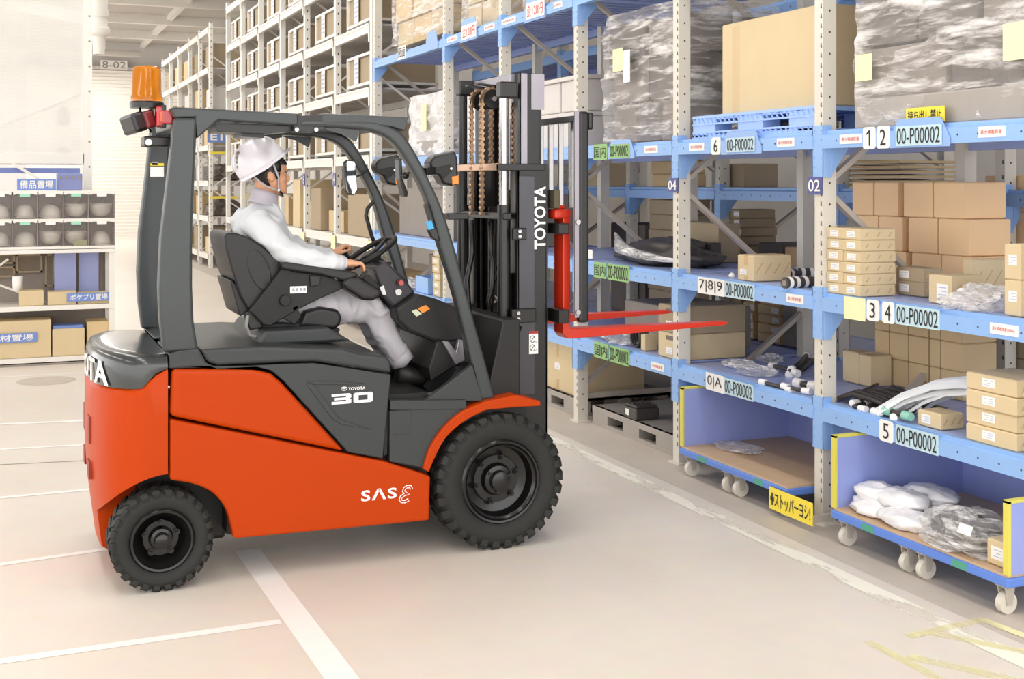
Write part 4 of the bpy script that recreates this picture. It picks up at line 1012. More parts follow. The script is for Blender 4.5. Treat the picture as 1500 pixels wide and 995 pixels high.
# helmet cabinet
cab = empty('helmet_cabinet', (x_r, YS, zs[2])); tag(cab, 'clear-fronted cabinet of hard hats in two rows of cells', 'cabinet')
zc = [zs[2]+0.012, SZ(322), SZ(281)]; edges = [SX(p) for p in (-57, -20, 18, 55, 93, 130, 168)]
M_cell = mat('cell_brown', '#8e8580', 0.5, var=0.05)
mb = MB().box((edges[0], YS+0.36, zc[0]), (edges[-1], YS+0.38, zc[2])); mb.build('back_panel', M_cell, cab)
for z in zc: MB().box((edges[0], YS-0.01, z-0.022), (edges[-1], YS+0.38, z+0.012)).build('shelf_board', M_white, cab)
for x in edges: MB().box((x-0.008, YS, zc[0]), (x+0.004, YS+0.36, zc[2])).build('divider', M_cell, cab)
M_door = mat('smoked_acrylic', '#a9a09c', 0.12, var=0.02, alpha=0.2)
for r in range(2):
    for c in range(6):
        d = MB().box((edges[c]+0.008, YS-0.008, zc[r]+0.014), (edges[c+1]-0.012, YS-0.003, zc[r+1]-0.024)).build('flap_door', M_door, cab)
        xm = (edges[c]+edges[c+1])/2
        MB().box((xm-0.05, YS-0.014, zc[r+1]-0.05), (xm+0.05, YS-0.008, zc[r+1]-0.02)).build('name_tag', (M_paper if (c % 2) else mat('tag_mint', '#9fd8bd', 0.6)), d)
        for s in (-0.11, 0.11): MB().box((xm+s-0.02, YS-0.016, zc[r+1]-0.03), (xm+s+0.02, YS-0.008, zc[r+1]-0.005)).build('hinge', M_white, d)
M_hat = mat('hard_hat_cream', '#e6e2d6', 0.35, var=0.03)
def hard_hat(loc, rz, tilt, label, s=1.0, group='hard hats in the cabinet', flip=False):
    R = Matrix.Translation(loc) @ Matrix.Rotation(rz, 4, 'Z') @ Matrix.Rotation(tilt, 4, 'X') @ Matrix.Scale(s, 4)
    mb = MB(); rings = []
    for i in range(9):
        ph = math.pi/2*i/8; ring = []
        for k in range(24):
            t = 2*math.pi*k/24; rr = math.cos(ph)**0.75 if i < 8 else 0.02
            ring.append(R @ Vector((0.105*rr*math.cos(t), 0.125*rr*math.sin(t), (-1 if flip else 1)*0.135*math.sin(ph))))
        rings.append(ring)
    mb.rings(rings, cap=False)
    o = mb.build('hard_hat', M_hat, smooth=True); md = o.modifiers.new('t', 'SOLIDIFY'); md.thickness = 0.006
    tag(o, label, 'hard hat', group)
    br = MB(); r0, r1 = [], []
    for k in range(24):
        t = 2*math.pi*k/24; ex = 0.014+(0.05*max(0, -math.sin(t))**2)
        r0.append(R @ Vector((0.104*math.cos(t), 0.124*math.sin(t), 0.0))); r1.append(R @ Vector(((0.104+ex*0.6)*math.cos(t), (0.124+ex)*math.sin(t), -0.012 if not flip else 0.012)))
    br.rings([r0, r1], cap=False).build('brim', M_hat, o, smooth=True)
    c0 = R @ Vector((0.1, 0.02, 0)); c1 = R @ Vector((0.03, -0.09, -0.07 if not flip else 0.1)); c2 = R @ Vector((-0.1, 0.02, 0))
    MB().tube([c0, c1, c2], 0.006, 6).build('chin_strap', M_grey, o, smooth=True)
    return o
poses = [(0.3, 0.2, False), (1.0, -0.3, True), (0.0, 0.0, False), (2.0, 0.1, True), (0.8, 0.5, False)]
for r in range(2):
    for c in range(1, 6):
        xm = (edges[c]+edges[c+1])/2; rz, ti, fl_ = poses[(c*2+r*3) % 5]
        hard_hat((xm, YS+0.16, zc[r]+(0.155 if fl_ else 0.035)), rz, 0 if fl_ else ti*0.3, f'{"upturned " if fl_ else ""}cream hard hat in the {("lower", "upper")[r]} cabinet row, {ORD[5-c]} cell from the end by shutter', 0.95, flip=fl_)
MB().cbox((SX(118), YS+0.06, zc[0]+0.045), (0.14, 0.08, 0.06)).build('goggle_case', mat('goggle_green', '#a9b27e', 0.5), cab)
# lower goods
carton(SX(-40), SX(75), YS+0.03, YS+0.45, zs[0], SZ(468), 'wide carton bearing a blue sign on the bottom supply shelf', m=M_kraft2)
jp_sign(-22, 54, 487, 504, YS+0.02, '資材置場', 'blue sign with white characters stuck to the wide carton')
carton(SX(77), SX(124), YS+0.03, YS+0.4, zs[0], SZ(482), 'half-open carton between two others on the bottom supply shelf', m=M_kraft2, tape=True)
carton(SX(128), SX(160), YS+0.06, YS+0.42, zs[0], SZ(474), 'carton against the end post of the supply shelf', m=M_kraft)
MB().box((SX(78), YS+0.06, SZ(482)), (SX(122), YS+0.3, SZ(482)+0.03)).build('blue_paper', M_sign, None)
pp_ = bpy.data.objects['blue_paper']; tag(pp_, 'blue papers lying on the half-open carton', 'papers')
for k, (a, b) in enumerate(((81, 114), (118, 148))):
    o = MB().box((SX(a), YS+0.30+0.06*k, zs[1]), (SX(b), YS+0.33+0.06*k, SZ(371))).build('blue_board', mat('board_blue', '#99a3d2', 0.5), bevel=0.004); tag(o, f'upright blue board on the supply shelf, {"nearer the end post" if k else "beside wire panels"}', 'board')
for k, (a, b, t) in enumerate(((28, 64, 425), (70, 112, 428), (114, 160, 431))):
    carton(SX(a), SX(b), YS+0.04, YS+0.26, zs[1], SZ(t), f'low open carton on the middle supply shelf, {ORD[k]} from the white cup', m=M_kraft2)
cu = at_y(33, 420, YS+0.06)
MB().lathe([(0.0, 0.0), (0.045, 0.0), (0.05, 0.15), (0.044, 0.15), (0.04, 0.01)], (cu.x-0.05, YS+0.14, SZ(425)), (0, 0, 1), 20).build('paper_cup', M_paper, None, smooth=True)
tag(bpy.data.objects['paper_cup'], 'white paper cup standing on a low open carton', 'cup')
jp_sign(98, 162, 428, 442, YS+0.02, 'ポケプリ置場', 'blue sign with katakana on the middle supply shelf edge')
# expanded-metal panels behind
for k, (a, b, t, bt_) in enumerate(((-40, 22, 372, 388), (24, 62, 372, 400), (-40, 22, 390, 408), (66, 80, 372, 420))):
    g = empty('wire_panel', (SX(a), YS+0.5, SZ(bt_))); tag(g, f'brown expanded-metal crate side on the supply shelf, {ORD[k]} panel', 'wire panel', 'wire panels on the supply shelf')
    A = at_y(a, bt_, YS+0.5); B = at_y(b, t, YS+0.5); fr = MB()
    for lo, hi in (((A.x, A.z), (B.x, A.z+0.02)), ((A.x, B.z-0.02), (B.x, B.z)), ((A.x, A.z), (A.x+0.02, B.z)), ((B.x-0.02, A.z), (B.x, B.z))): fr.box((lo[0], YS+0.5, lo[1]), (hi[0], YS+0.52, hi[1]))
    fr.build('frame', M_kraft4, g); ms = MB(); n = max(2, int((B.x-A.x)/0.03)); h = B.z-A.z
    for i in range(-int(h/0.03), n):
        for sgn in (1, -1):
            x0 = A.x+i*0.03; x1 = x0+h
            c0, c1 = max(x0, A.x), min(x1, B.x)
            if c1-c0 < 0.01: continue
            za, zb = (A.z+(c0-x0), A.z+(c1-x0)) if sgn == 1 else (B.z-(c0-x0), B.z-(c1-x0))
            ms.bar((c0, YS+0.51, za), (c1, YS+0.51, zb), 0.004, 0.006, up=(0, 1, 0))
    ms.build('wire_mesh', M_kraft4, g)['kind'] = 'stuff'
# white frame with perforated panel
YP = YS+0.75
def QX(px): return at_y(px, HOR, YP).x
def QZ(py): return at_y(100, py, YP).z
pt = empty('perforated_partition', (QX(128), YP, 0)); tag(pt, 'tall white partition frame with perforated sheet above the supply shelf', 'partition')
po = MB().box((QX(122), YP, 0), (QX(135), YP+0.1, 6.0)).build('upright_post', M_white, pt); h = MB(); z = 0.4
while z < 5: h.cyl((QX(131), YP-0.001, z), (QX(131), YP+0.001, z), 0.012, n=8); z += 0.28
h.build('bolt_heads', M_grey, po)['kind'] = 'stuff'
MB().box((QX(-123), YP, 0), (QX(-110), YP+0.1, 6.0)).build('upright_post', M_white, pt)
for (t, b) in ((225, 240),): MB().box((QX(-110), YP, QZ(b)), (QX(123), YP+0.08, QZ(t))).build('frame_rail', M_white, pt)
MB().box((QX(-110), YP+0.01, QZ(227)), (QX(122), YP+0.015, 6.0)).build('perforated_sheet', None or mat('perforated_white', '#ecebe6', 0.5, var=0.02, alpha=0.6), pt)
pf = MB(); n_ = 0
xq = QX(-5); zq = QZ(222)
while zq < 3.95:
    xx = xq+(0.012 if n_ % 2 else 0)
    while xx < QX(118): pf.add([(xx, YP+0.008, zq-0.006), (xx+0.006, YP+0.008, zq), (xx, YP+0.008, zq+0.006), (xx-0.006, YP+0.008, zq)], [(0, 1, 2, 3)]); xx += 0.026
    zq += 0.0225; n_ += 1
pf.build('perforations', mat('perforation_grey', '#cfccc6', 0.6), pt)['kind'] = 'stuff'
for a, b in (((-5, 35), (118, 118)), ((-5, 190), (118, 138)), ((-5, 10), (10, 0))):
    MB().bar((QX(a[0]), YP+0.05, QZ(a[1])), (QX(b[0]), YP+0.05, QZ(b[1])), 0.02, 0.06, up=(0, 1, 0)).build('diagonal_brace', M_white, pt)
MB().box((QX(-110), YP+0.10, QZ(254)), (QX(118), YP+0.16, QZ(246))).build('blue_rail', mat('rail_blue', '#7787c8', 0.4), pt)
MB().bar((QX(18), YP-0.02, QZ(240)), (QX(96), YP-0.02, QZ(285)), 0.03, 0.05, up=(0, 1, 0)).build('diagonal_brace', M_white, pt)
MB().box((QX(-110), YP+0.08, QZ(241)), (QX(122), YP+0.5, QZ(240))).build('shelf_board', M_white, pt); MB().box((QX(80), YP+0.15, QZ(183)), (QX(104), YP+0.45, QZ(181.5))).build('shelf_board', M_white, pt)
bx_ = MB().box((SX(84), YS+0.04, zc[2]+0.013), (SX(121), YS+0.33, SZ(254))).build('storage_bin', mat('bin_blue', '#7f88b8', 0.5), bevel=0.01); tag(bx_, 'dusty blue storage bin under the perforated partition', 'bin')
for k in range(4): MB().box((SX(87+9*k), YS+0.03, SZ(262)), (SX(91+9*k), YS+0.04, SZ(258))).build('bin_tab', M_grey, bx_)
jp_sign(25, 82, 262, 279, YS+0.02, '備品置場', 'blue sign with white characters on top of the helmet cabinet')
for k in range(2):
    c = at_y(92, 172+k*28, YP+0.3)
    o = MB().lathe([(0.0, 0), (0.07, 0), (0.075, 0.02), (0.075, 0.15), (0.03, 0.19), (0.03, 0.21), (0, 0.21)], (c.x, YP+0.3, QZ(181.5) if k else QZ(240)), (0, 0, 1), 20).build('storage_bottle', M_wraplight, smooth=True)
    tag(o, ('lower grey bottle seen through the perforated sheet', 'upper grey bottle seen through the perforated sheet')[k], 'bottle')
# drain pipe beside the partition
dpx = at_y(145, 20, 20.0)
dp = empty('vent_pipe', (dpx.x, 20, dpx.z)); tag(dp, 'white vent pipe hanging from the ceiling beside the perforated partition', 'pipe')
zq0 = at_y(145, 80, 20).z; zq1 = at_y(145, 52, 20).z; zq2 = at_y(145, 25, 20).z
MB().lathe([(0.09, zq0), (0.10, zq1), (0.16, zq1+0.02), (0.17, zq1+0.10), (0.13, zq1+0.16), (0.13, zq2), (0.15, zq2), (0.15, zq2+0.12), (0.13, zq2+0.12), (0.13, 7.0)], (dpx.x, 20, 0), (0, 0, 1), 24).build('pipe', M_white, dp, sharp=40)
MB().lathe([(0.0, 0.0), (0.09, 0.0), (0.16, 0.02), (0.17, 0.1), (0.14, 0.14)], (dpx.x, 20, zq1-0.02), (0, 0, 1), 24).build('socket', M_white, dp, smooth=True)

# ================================================================== the forklift
YN, YF, YC = 5.83, 6.97, 6.40
M_or = mat('forklift_orange', '#b43b00', 0.4, var=0.015, coat=0.05, spec=0.14)
M_dg = mat('forklift_grey', '#2d3132', 0.42, var=0.05, scale=40, bump=0.04, bscale=300)
M_pil = mat('guard_grey', '#2e3435', 0.38, var=0.04, coat=0.2)
M_blk = mat('mast_black', '#100e0e', 0.35, var=0.1, coat=0.1)
M_matt = mat('cab_black', '#151313', 0.55, var=0.1)
M_seat = mat('seat_vinyl', '#1a181a', 0.42, var=0.08, bump=0.06, bscale=120)
M_tyre = mat('tyre_rubber', '#212220', 0.75, var=0.12, scale=12, bump=0.05, bscale=150)
M_rim = mat('rim_black', '#131212', 0.22, var=0.05)
M_mastgrey = mat('mast_satin', '#96929a', 0.3, 0.5, var=0.1)
M_bright = mat('bright_steel', '#aeabab', 0.26, 0.9, var=0.06)
M_copper = mat('warm_steel', '#c9a58a', 0.25, 0.9, var=0.1)
M_fork = mat('fork_red', '#c92c0c', 0.4, var=0.05, coat=0.2)
M_wht = mat('decal_white', '#f4f3f1', 0.4, var=0.01)
M_amber = mat('amber_lens', '#f29000', 0.12, var=0.05, trans=0.55)
M_orl = mat('orange_lens', '#f2891d', 0.25, var=0.03)
M_redl = mat('red_lens', '#a81015', 0.15, var=0.05, coat=0.5)
M_redlit = mat('red_lamp_lit', '#ff4a30', 0.3, emit=2.2)
M_glass = mat('mirror_glass', '#dfe5ea', 0.05, 1.0, var=0.01)

fk = empty('forklift', (1.5, YC, 0)); tag(fk, 'orange and dark grey counterbalance forklift with raised black mast and red forks', 'forklift')
def S(px, py, Y): p = at_y(px, py, Y); return (p.x, p.z)
def poly(pts, Y): return [S(a, b, Y) for a, b in pts]
def side(name, pts, m, y0, y1, Yp=None, parent=None, bevel=0.008, mirror=True, seg=2):
    # outline traced on the near plane Yp, given thickness y0..y1; mirrored to the other side
    P = poly(pts, Yp if Yp else y0); out = []
    for a, b in ([(y0, y1), (2*YC-y1, 2*YC-y0)] if mirror else [(y0, y1)]):
        out.append(MB().prism(P, a, b).build(name, m, parent or fk, bevel=bevel, seg=seg))
    return out

# ---- counterweight: rounded plan, swept up
XS = S(246, 600, YN)[0]; RR = 0.27; NE = 2.5; HW = (YF-YN)/2
def gx(u): return RR*(1-(max(0.0, 1-abs(u)**NE))**(1/NE))
rho = ray(124, 600); rho = rho.x/rho.y
XR = max(rho*(YC+HW*u)-gx(u) for u in [i/200-1 for i in range(401)])
def plan(inset=0.0, n=48, dx=0.0):
    P = [(XS, YN+inset)]
    for i in range(n+1):
        t = -1+2*i/n; u = math.copysign(abs(math.sin(t*math.pi/2)), t)
        P.append((XR+dx+inset+gx(u)*(1-dx/RR), YC+(HW-inset)*u))
    P.append((XS, YF-inset)); return P
ZT_ = S(200, 572, YN)[1]; ZU_ = S(240, 541, YN)[1]; xa = S(208, 572, YN)[0]; xb_ = S(234, 541, YN)[0]
def htop(x):
    t = min(1, max(0, (x-xa)/(xb_-xa))); return ZT_+(ZU_-ZT_)*t
zb_ = 0.125
rows = [(zb_, 0.02, 0.055), (zb_+0.02, 0.0, 0.048), (0.42, 0.0, 0.012), (0.6, 0.0, 0.0), (0.8, 0.0, 0.0)]
rings = []
for z, ins, dx in rows: rings.append([(x, y, z) for x, y in plan(ins, dx=dx)])
P = plan(0.0); rings.append([(x, y, htop(x)-0.02) for x, y in P]); P2 = plan(0.012); rings.append([(x, y, htop(x)) for x, y in P2])
cw = MB().rings(rings).build('counterweight', M_or, fk)
RWX, RWZ = at_y(238, 795, 5.80).x, 0.2345
FWX, FWZ = at_y(735, 708, 5.80).x, 0.348
AX = S(248, 800, YN)[0]
def arch(y0, y1, r=0.315, cx=AX, cz=RWZ-0.01):
    return MB().cyl((cx, y0, cz), (cx, y1, cz), r, n=48)
cut(cw, [arch(YN-0.2, YN+0.32), arch(YF-0.32, YF+0.2)])
smooth_by_angle(cw, 32)
for k, (t, b) in enumerate(((622, 662), (690, 716))):
    for sg_ in (1, -1):
        u = -0.30*sg_; z0_, z1_ = S(126, b, 6.0)[1], S(126, t, 6.0)[1]
        MB().box((XR+gx(u)-0.004, YC+HW*u-0.05, z0_), (XR+gx(u)+0.08, YC+HW*u+0.05, z1_)).build('tail_recess', mat('recess_red', '#8a2414', 0.5), fk)
# dark cover over the counterweight
rings = []
for k, (dz, ins) in enumerate(((0.0, 0.006), (None, 0.004), (1.075, 0.008), (1.10, 0.022), (1.112, 0.05), (1.114, 0.09))):
    pl_ = plan(ins); rings.append([(x, y, htop(x)+0.003 if k == 0 else (max(htop(x)+0.01, 1.04) if k == 1 else dz-0.03*min(1, max(0, (x-XR)/0.5)))) for x, y in pl_])
cv = MB().rings(rings).build('rear_cover', mat('cover_gloss', '#2b2f30', 0.22, var=0.04, coat=0.5), fk); smooth_by_angle(cv, 40)
for a in (0, 1):
    pass
# brand lettering wrapped round the rear cover
arc = []; L_ = 0.0; pv = None
for i in range(401):
    t = 1-2*i/400; u = math.copysign(abs(math.sin(t*math.pi/2)), t); p = Vector((XR-0.002+gx(u), YC+(HW+0.002)*u))
    if pv is not None: L_ += (p-pv).length
    arc.append((L_, p)); pv = p
def on_arc(a, b):
    s = L_/2+a; lo = 0
    for i in range(1, len(arc)):
        if arc[i][0] >= s:
            f = (s-arc[i-1][0])/max(1e-9, arc[i][0]-arc[i-1][0]); q = arc[i-1][1].lerp(arc[i][1], f); return Vector((q.x, q.y, 1.003+b))
    q = arc[-1][1]; return Vector((q.x, q.y, 1.003+b))
lettering('TOYOTA', (0, 0, 0), 0.93, 0.115, (0, -1, 0), (0, 0, 1), M_wht, cv, offset=0.02, fn=on_arc)

# ---- body sides
ARCH = curve([(342, 790), (338, 770), (330, 745), (311, 722), (281, 709), (249, 704)])
side('lower_side_panel', [(249, 614), (505, 665), (562, 676), (631, 698), (629, 763)]+ARCH, M_or, YN, YN+0.10, bevel=0.012)
side('upper_side_panel', [(252, 541), (372, 541), (398, 548), (414, 562), (505, 662), (249, 610)], M_or, YN-0.004, YN+0.07, bevel=0.022, seg=3)
side('battery_side_panel', [(252, 538), (292, 520), (303, 533), (319, 538), (420, 533), (460, 532), (509, 539), (573, 549), (561, 672), (510, 663), (417, 560), (400, 545), (372, 538)], M_dg, YN+0.004, YN+0.09, bevel=0.006)
hood_near = [(293, 512), (304, 531), (319, 536), (420, 531), (460, 530), (509, 537), (574, 547), (573, 530), (567, 523), (525, 518), (505, 512), (380, 508)]
hz = MB().prism(poly(hood_near, YN+0.002), YN+0.002, YF-0.002).build('battery_hood', M_dg, fk, bevel=0.016, seg=3)
side('pillar_footing', [(248, 540), (248, 519), (262, 514), (291, 511), (303, 532), (318, 538), (290, 539)], M_dg, YN+0.006, YN+0.5, bevel=0.006)
Xh0, Xh1, zh = S(390, 500, 6.0)[0], S(512, 508, 6.0)[0], S(420, 507, YN)[1]
MB().prism([(Xh0-0.05, zh-0.02), (Xh0, zh+0.055), (Xh1-0.10, zh+0.055), (Xh1+0.02, zh-0.02)], 6.02, 6.78).build('seat_mount', M_dg, fk, bevel=0.015)
# embossed arrow on the battery panel
mb = MB()
em = [[(448, 559), (497, 559), (535, 562), (497, 564), (462, 564)], [(448, 562), (460, 563), (492, 608), (500, 615), (545, 630), (500, 622), (486, 613)]]
for e in em: mb.prism(poly(e, YN), YN-0.001, YN+0.012)
mb.build('embossed_crease', M_dg, fk, bevel=0.003)
# dark step, boxes and cowl
side('step_panel', [(570, 602), (663, 588), (683, 588), (683, 601), (652, 626), (632, 660), (624, 687), (571, 677)], M_dg, YN+0.01, YN+0.30, bevel=0.006)
side('step_plate', [(572, 587), (683, 586), (684, 600), (572, 601)], M_dg, YN+0.004, YN+0.30, bevel=0.004)
side('step_hatch', [(571, 602), (601, 602), (601, 636), (571, 637)], M_dg, YN+0.005, YN+0.02, bevel=0.002)
side('panel_gap', [(562, 594), (569, 594), (567, 666), (562, 668)], M_matt, YN+0.03, YN+0.1, bevel=0)
side('cowl_plate', [(622, 588), (692, 535), (708, 588)], M_dg, YN+0.02, YN+0.06, bevel=0.004)
# chassis core and cab floor
MB().box((0.98, YN+0.09, 0.20), (2.0, YF-0.09, 0.82)).build('chassis', M_matt, fk)
MB().box((1.95, YN+0.28, 0.22), (2.62, YF-0.28, 0.62)).build('front_axle', M_matt, fk, bevel=0.02)
MB().box((0.58, 6.06, 0.14), (1.0, 6.74, 0.78)).build('steer_axle', M_matt, fk, bevel=0.02)
zf = S(600, 585, 6.1)[1]
MB().box((1.98, YN+0.06, zf-0.1), (2.55, YF-0.06, zf)).build('cab_floor', M_matt, fk)
MB().prism([(2.32, zf), (2.52, zf), (2.52, zf+0.42), (2.42, zf+0.42)], YN+0.08, YF-0.08).build('firewall', M_matt, fk, bevel=0.01)
for k in range(2):
    MB().bar((2.10+0.02*k, 6.18+0.14*k, zf+0.02), (2.22+0.02*k, 6.18+0.14*k, zf+0.16), 0.09, 0.015, up=(0, 1, 0)).build('pedal', M_matt, fk)
# fender over the front wheel
FEN = [(620, 688), (631, 655), (652, 625), (678, 603), (713, 588), (756, 579), (792, 588), (792, 595), (752, 597), (713, 601), (683, 616), (654, 641), (635, 676), (629, 692)]
FEN = curve(FEN[:5])[:-1]+FEN[4:9]+curve(FEN[9:])
side('front_fender', FEN, M_or, 5.815, 6.06, Yp=5.815, bevel=0.006)

# ---- wheels
def wheel(name, X, Z, yo, sgn, R, W, rr, nl, nuts, front):
    # yo: outer plane, sgn: +1 means the tyre goes towards +Y
    ax = (0, sgn, 0); c = (X, yo, Z)
    prof = [(rr, 0.035), (rr+0.012, 0.014), (R*0.80, 0.0), (R*0.90, 0.006), (R*0.955, 0.028), (R*0.965, W*0.3), (R*0.965, W*0.7), (R*0.955, W-0.028), (R*0.90, W-0.006), (R*0.80, W), (rr, W-0.03)]
    t = MB().lathe(prof, c, ax, 64).build(name, M_tyre, fk, sharp=50)
    lg = MB()
    for i in range(nl):
        for s in (0, 1):
            a = 2*math.pi*(i+0.5*s)/nl; da = 2*math.pi/nl*0.30; sk = 2*math.pi/nl*0.55
            def pt_(r, ang, h): return Vector((X+r*math.cos(ang), yo+sgn*h, Z+r*math.sin(ang)))
            h0, h1 = (0.0, W*0.5) if s == 0 else (W, W*0.5)
            hs = 0.012 if s == 0 else W-0.012
            vs = [pt_(R*0.86, a-da*0.8, h0+(0.001 if s == 0 else -0.001)), pt_(R*0.86, a+da*0.8, h0+(0.001 if s == 0 else -0.001)), pt_(R*0.94, a-da, h0-(0.004 if s == 0 else -0.004)), pt_(R*0.94, a+da, h0-(0.004 if s == 0 else -0.004)),
                  pt_(R, a-da, hs), pt_(R, a+da, hs), pt_(R, a+sk-da, h1), pt_(R, a+sk+da, h1), pt_(R*0.95, a+sk-da, h1), pt_(R*0.95, a+sk+da, h1), pt_(R*0.90, a-da, hs), pt_(R*0.90, a+da, hs)]
            lg.add(vs, [(0, 1, 3, 2), (2, 3, 5, 4), (4, 5, 7, 6), (6, 7, 9, 8), (0, 2, 4, 10), (1, 11, 5, 3), (4, 6, 8, 10), (5, 11, 9, 7)])
    lg.build('tread_lugs', M_tyre, t)['kind'] = 'stuff'
    d1 = 0.085 if front else 0.07
    rim = MB().lathe([(rr+0.014, 0.013), (rr+0.006, 0.004), (rr-0.004, 0.006), (rr-0.010, 0.022), (rr-0.022, 0.03), (rr-0.035, d1), (rr*0.62, d1+0.012), (rr*0.60, d1), (rr*0.40, d1), (0.0, d1)], c, ax, 48).build('rim', M_rim, t, sharp=40)
    MB().lathe([(rr*0.42, d1), (rr*0.36, d1-0.03), (rr*0.26, d1-0.035), (rr*0.24, d1-0.07), (rr*0.16, d1-0.076), (0, d1-0.076)], c, ax, 28).build('hub', M_rim, t, sharp=40)
    for i in range(nuts):
        a = 2*math.pi*(i+0.25)/nuts; q = rr*0.56
        p = Vector((X+q*math.cos(a), yo+sgn*d1, Z+q*math.sin(a)))
        MB().cyl(p, p-Vector((0, sgn*0.018, 0)), 0.016, n=6).cyl(p-Vector((0, sgn*0.018, 0)), p-Vector((0, sgn*0.034, 0)), 0.008, n=8).build('lug_nut', M_rim, t)
    if front:
        for i in range(3):
            a = 2*math.pi*i/3+0.4; p = Vector((X+rr*0.30*math.cos(a), yo+sgn*(d1-0.036), Z+rr*0.30*math.sin(a)))
            MB().cyl(p, p-Vector((0, sgn*0.012, 0)), 0.010, n=6).build('hub_bolt', M_rim, t)
    return t
for yo, sg in ((5.795, 1), (2*YC-5.795, -1)):
    wheel('front_tire', FWX, FWZ, yo, sg, 0.352, 0.235, 0.205, 30, 6, True)
    wheel('rear_tire', RWX, RWZ, yo+sg*0.005, sg, 0.2365, 0.19, 0.135, 26, 5, False)

# ---- overhead guard
GY0, GY1 = 5.86, 5.94
side('rear_pillar', [(255, 172), (289, 172), (288, 200), (284, 290), (282, 360), (282, 420), (284, 470), (291, 517), (240, 517), (234, 470), (232, 420), (235, 350), (241, 300), (248, 240)], M_pil, GY0, GY1, bevel=0.014)
side('roof_rail', [(249, 158), (262, 157), (437, 166), (437, 184), (320, 176), (289, 203), (286, 172), (256, 173)], M_pil, GY0, GY1, bevel=0.008)
side('roof_joint', [(430, 170), (476, 168), (476, 191), (458, 194), (430, 193)], M_blk, GY0+0.006, GY1-0.01, bevel=0.003)
for px in (434.5, 463):
    p = at_y(px, 190, GY0); MB().cyl((p.x, GY0+0.008, p.z), (p.x, GY0-0.006, p.z), 0.011, n=8).build('bolt', M_bright, fk)
side('front_pillar', curve([(440, 176), (540, 176), (562, 181), (582, 189), (597, 204), (621, 246), (654, 321), (690, 450), (727, 586)], 3)+curve([(704, 588), (669, 439), (645, 361), (624, 288), (594, 233), (570, 204), (540, 192), (500, 188), (440, 186)], 3), M_pil, GY0, GY1, bevel=0.018, seg=3)
side('front_rail', [(472, 166), (520, 168), (598, 172), (594, 192), (575, 186), (540, 182), (472, 181)], M_pil, GY0+0.002, GY1+0.04, bevel=0.006)
side('pillar_gusset', [(474, 188), (527, 190), (522, 208), (500, 196)], M_pil, GY0+0.02, GY0+0.03, bevel=0)
ztop = S(300, 160, GY0)[1]; xr0 = S(262, 160, GY0)[0]; xr1 = S(585, 172, GY0)[0]
for k in range(9):
    x = xr0+0.06+(xr1-xr0-0.10)*k/8
    MB().box((x-0.018, GY1, ztop-0.055), (x+0.018, 2*YC-GY1, ztop-0.03)).build('roof_bar', M_pil, fk)
MB().box((xr0-0.02, GY1, ztop-0.09), (xr0+0.06, 2*YC-GY1, ztop)).build('rear_crossbeam', M_pil, fk, bevel=0.01)
MB().box((xr1-0.04, GY1, ztop-0.075), (xr1+0.02, 2*YC-GY1, ztop-0.012)).build('front_crossbeam', M_pil, fk, bevel=0.01)
side('roof_lining', [(316, 181), (432, 184), (432, 192), (388, 196), (318, 193)], M_blk, GY0+0.05, 6.2, mirror=False, bevel=0.002)
side('lamp_box', [(354, 193), (387, 195), (387, 202), (354, 200)], M_blk, GY0+0.10, 6.2, mirror=False, bevel=0.002)
# stickers on the far rear pillar, seen past the near one
yy_ = 2*YC-GY1
for (a, b, c, d, m) in ((220, 243, 240, 259, M_wht), (220, 244, 240, 239, M_yel), (231, 242, 222, 237, M_mastgrey)):
    q0 = at_y(a, d, yy_); q1 = at_y(c, b, yy_); MB().box((min(q0.x, q1.x), yy_-0.003, min(q0.z, q1.z)), (max(q0.x, q1.x), yy_-0.001, max(q0.z, q1.z))).build('pillar_sticker', m, fk)
# black strip, blue tag and clip on the near front pillar
side('pillar_strip', [(622, 300), (626, 299), (638, 334), (634, 337)], M_blk, GY0-0.02, GY0+0.01, mirror=False, bevel=0.002)
side('pillar_tag', [(624, 326), (632, 323), (636, 335), (628, 337)], mat('tag_sky', '#3f9fd8', 0.4), GY0-0.026, GY0-0.02, mirror=False, bevel=0)
side('pillar_clip', [(627, 336), (640, 334), (645, 354), (634, 350)], M_blk, GY0-0.018, GY0+0.02, mirror=False, bevel=0.006)

# ---- beacon and lamps at the rear of the roof
BY = 6.08; bc_ = at_y(215, 152, BY); r1 = 0.072
bz0, bz1 = at_y(215, 150, BY).z, at_y(215, 97, BY).z
be = MB().lathe([(r1*1.02, 0), (r1*1.03, 0.03), (r1*0.97, 0.035), (r1*0.93, (bz1-bz0)*0.9), (r1*0.85, (bz1-bz0)*0.97), (r1*0.6, bz1-bz0), (0, bz1-bz0)], (bc_.x, BY, bz0), (0, 0, 1), 36).build('beacon_lens', M_amber, fk, smooth=True)
MB().lathe([(0, -0.02), (r1*1.1, -0.02), (r1*1.12, 0.004), (r1*1.02, 0.012), (0, 0.012)], (bc_.x, BY, bz0-0.008), (0, 0, 1), 32).build('beacon_base', M_blk, be, sharp=40)
bulb = MB().lathe([(0.0, 0.0), (0.03, 0.0), (0.03, 0.05), (0.012, 0.06), (0.012, 0.09), (0.022, 0.10), (0.022, 0.13), (0.0, 0.135)], (bc_.x, BY, bz0+0.01), (0, 0, 1), 16).build('bulb', mat('bulb_brass', '#c06a10', 0.2, 0.6), be, smooth=True)
for k in range(7):
    t = -0.9+0.3*k+2.0; MB().cyl((bc_.x+0.052*math.cos(-t), BY+0.052*math.sin(-t), bz0+0.02), (bc_.x+0.05*math.cos(-t), BY+0.05*math.sin(-t), bz1-0.02), 0.004, n=6).build('lens_rib', M_amber, be)
p0 = at_y(222, 200, BY)
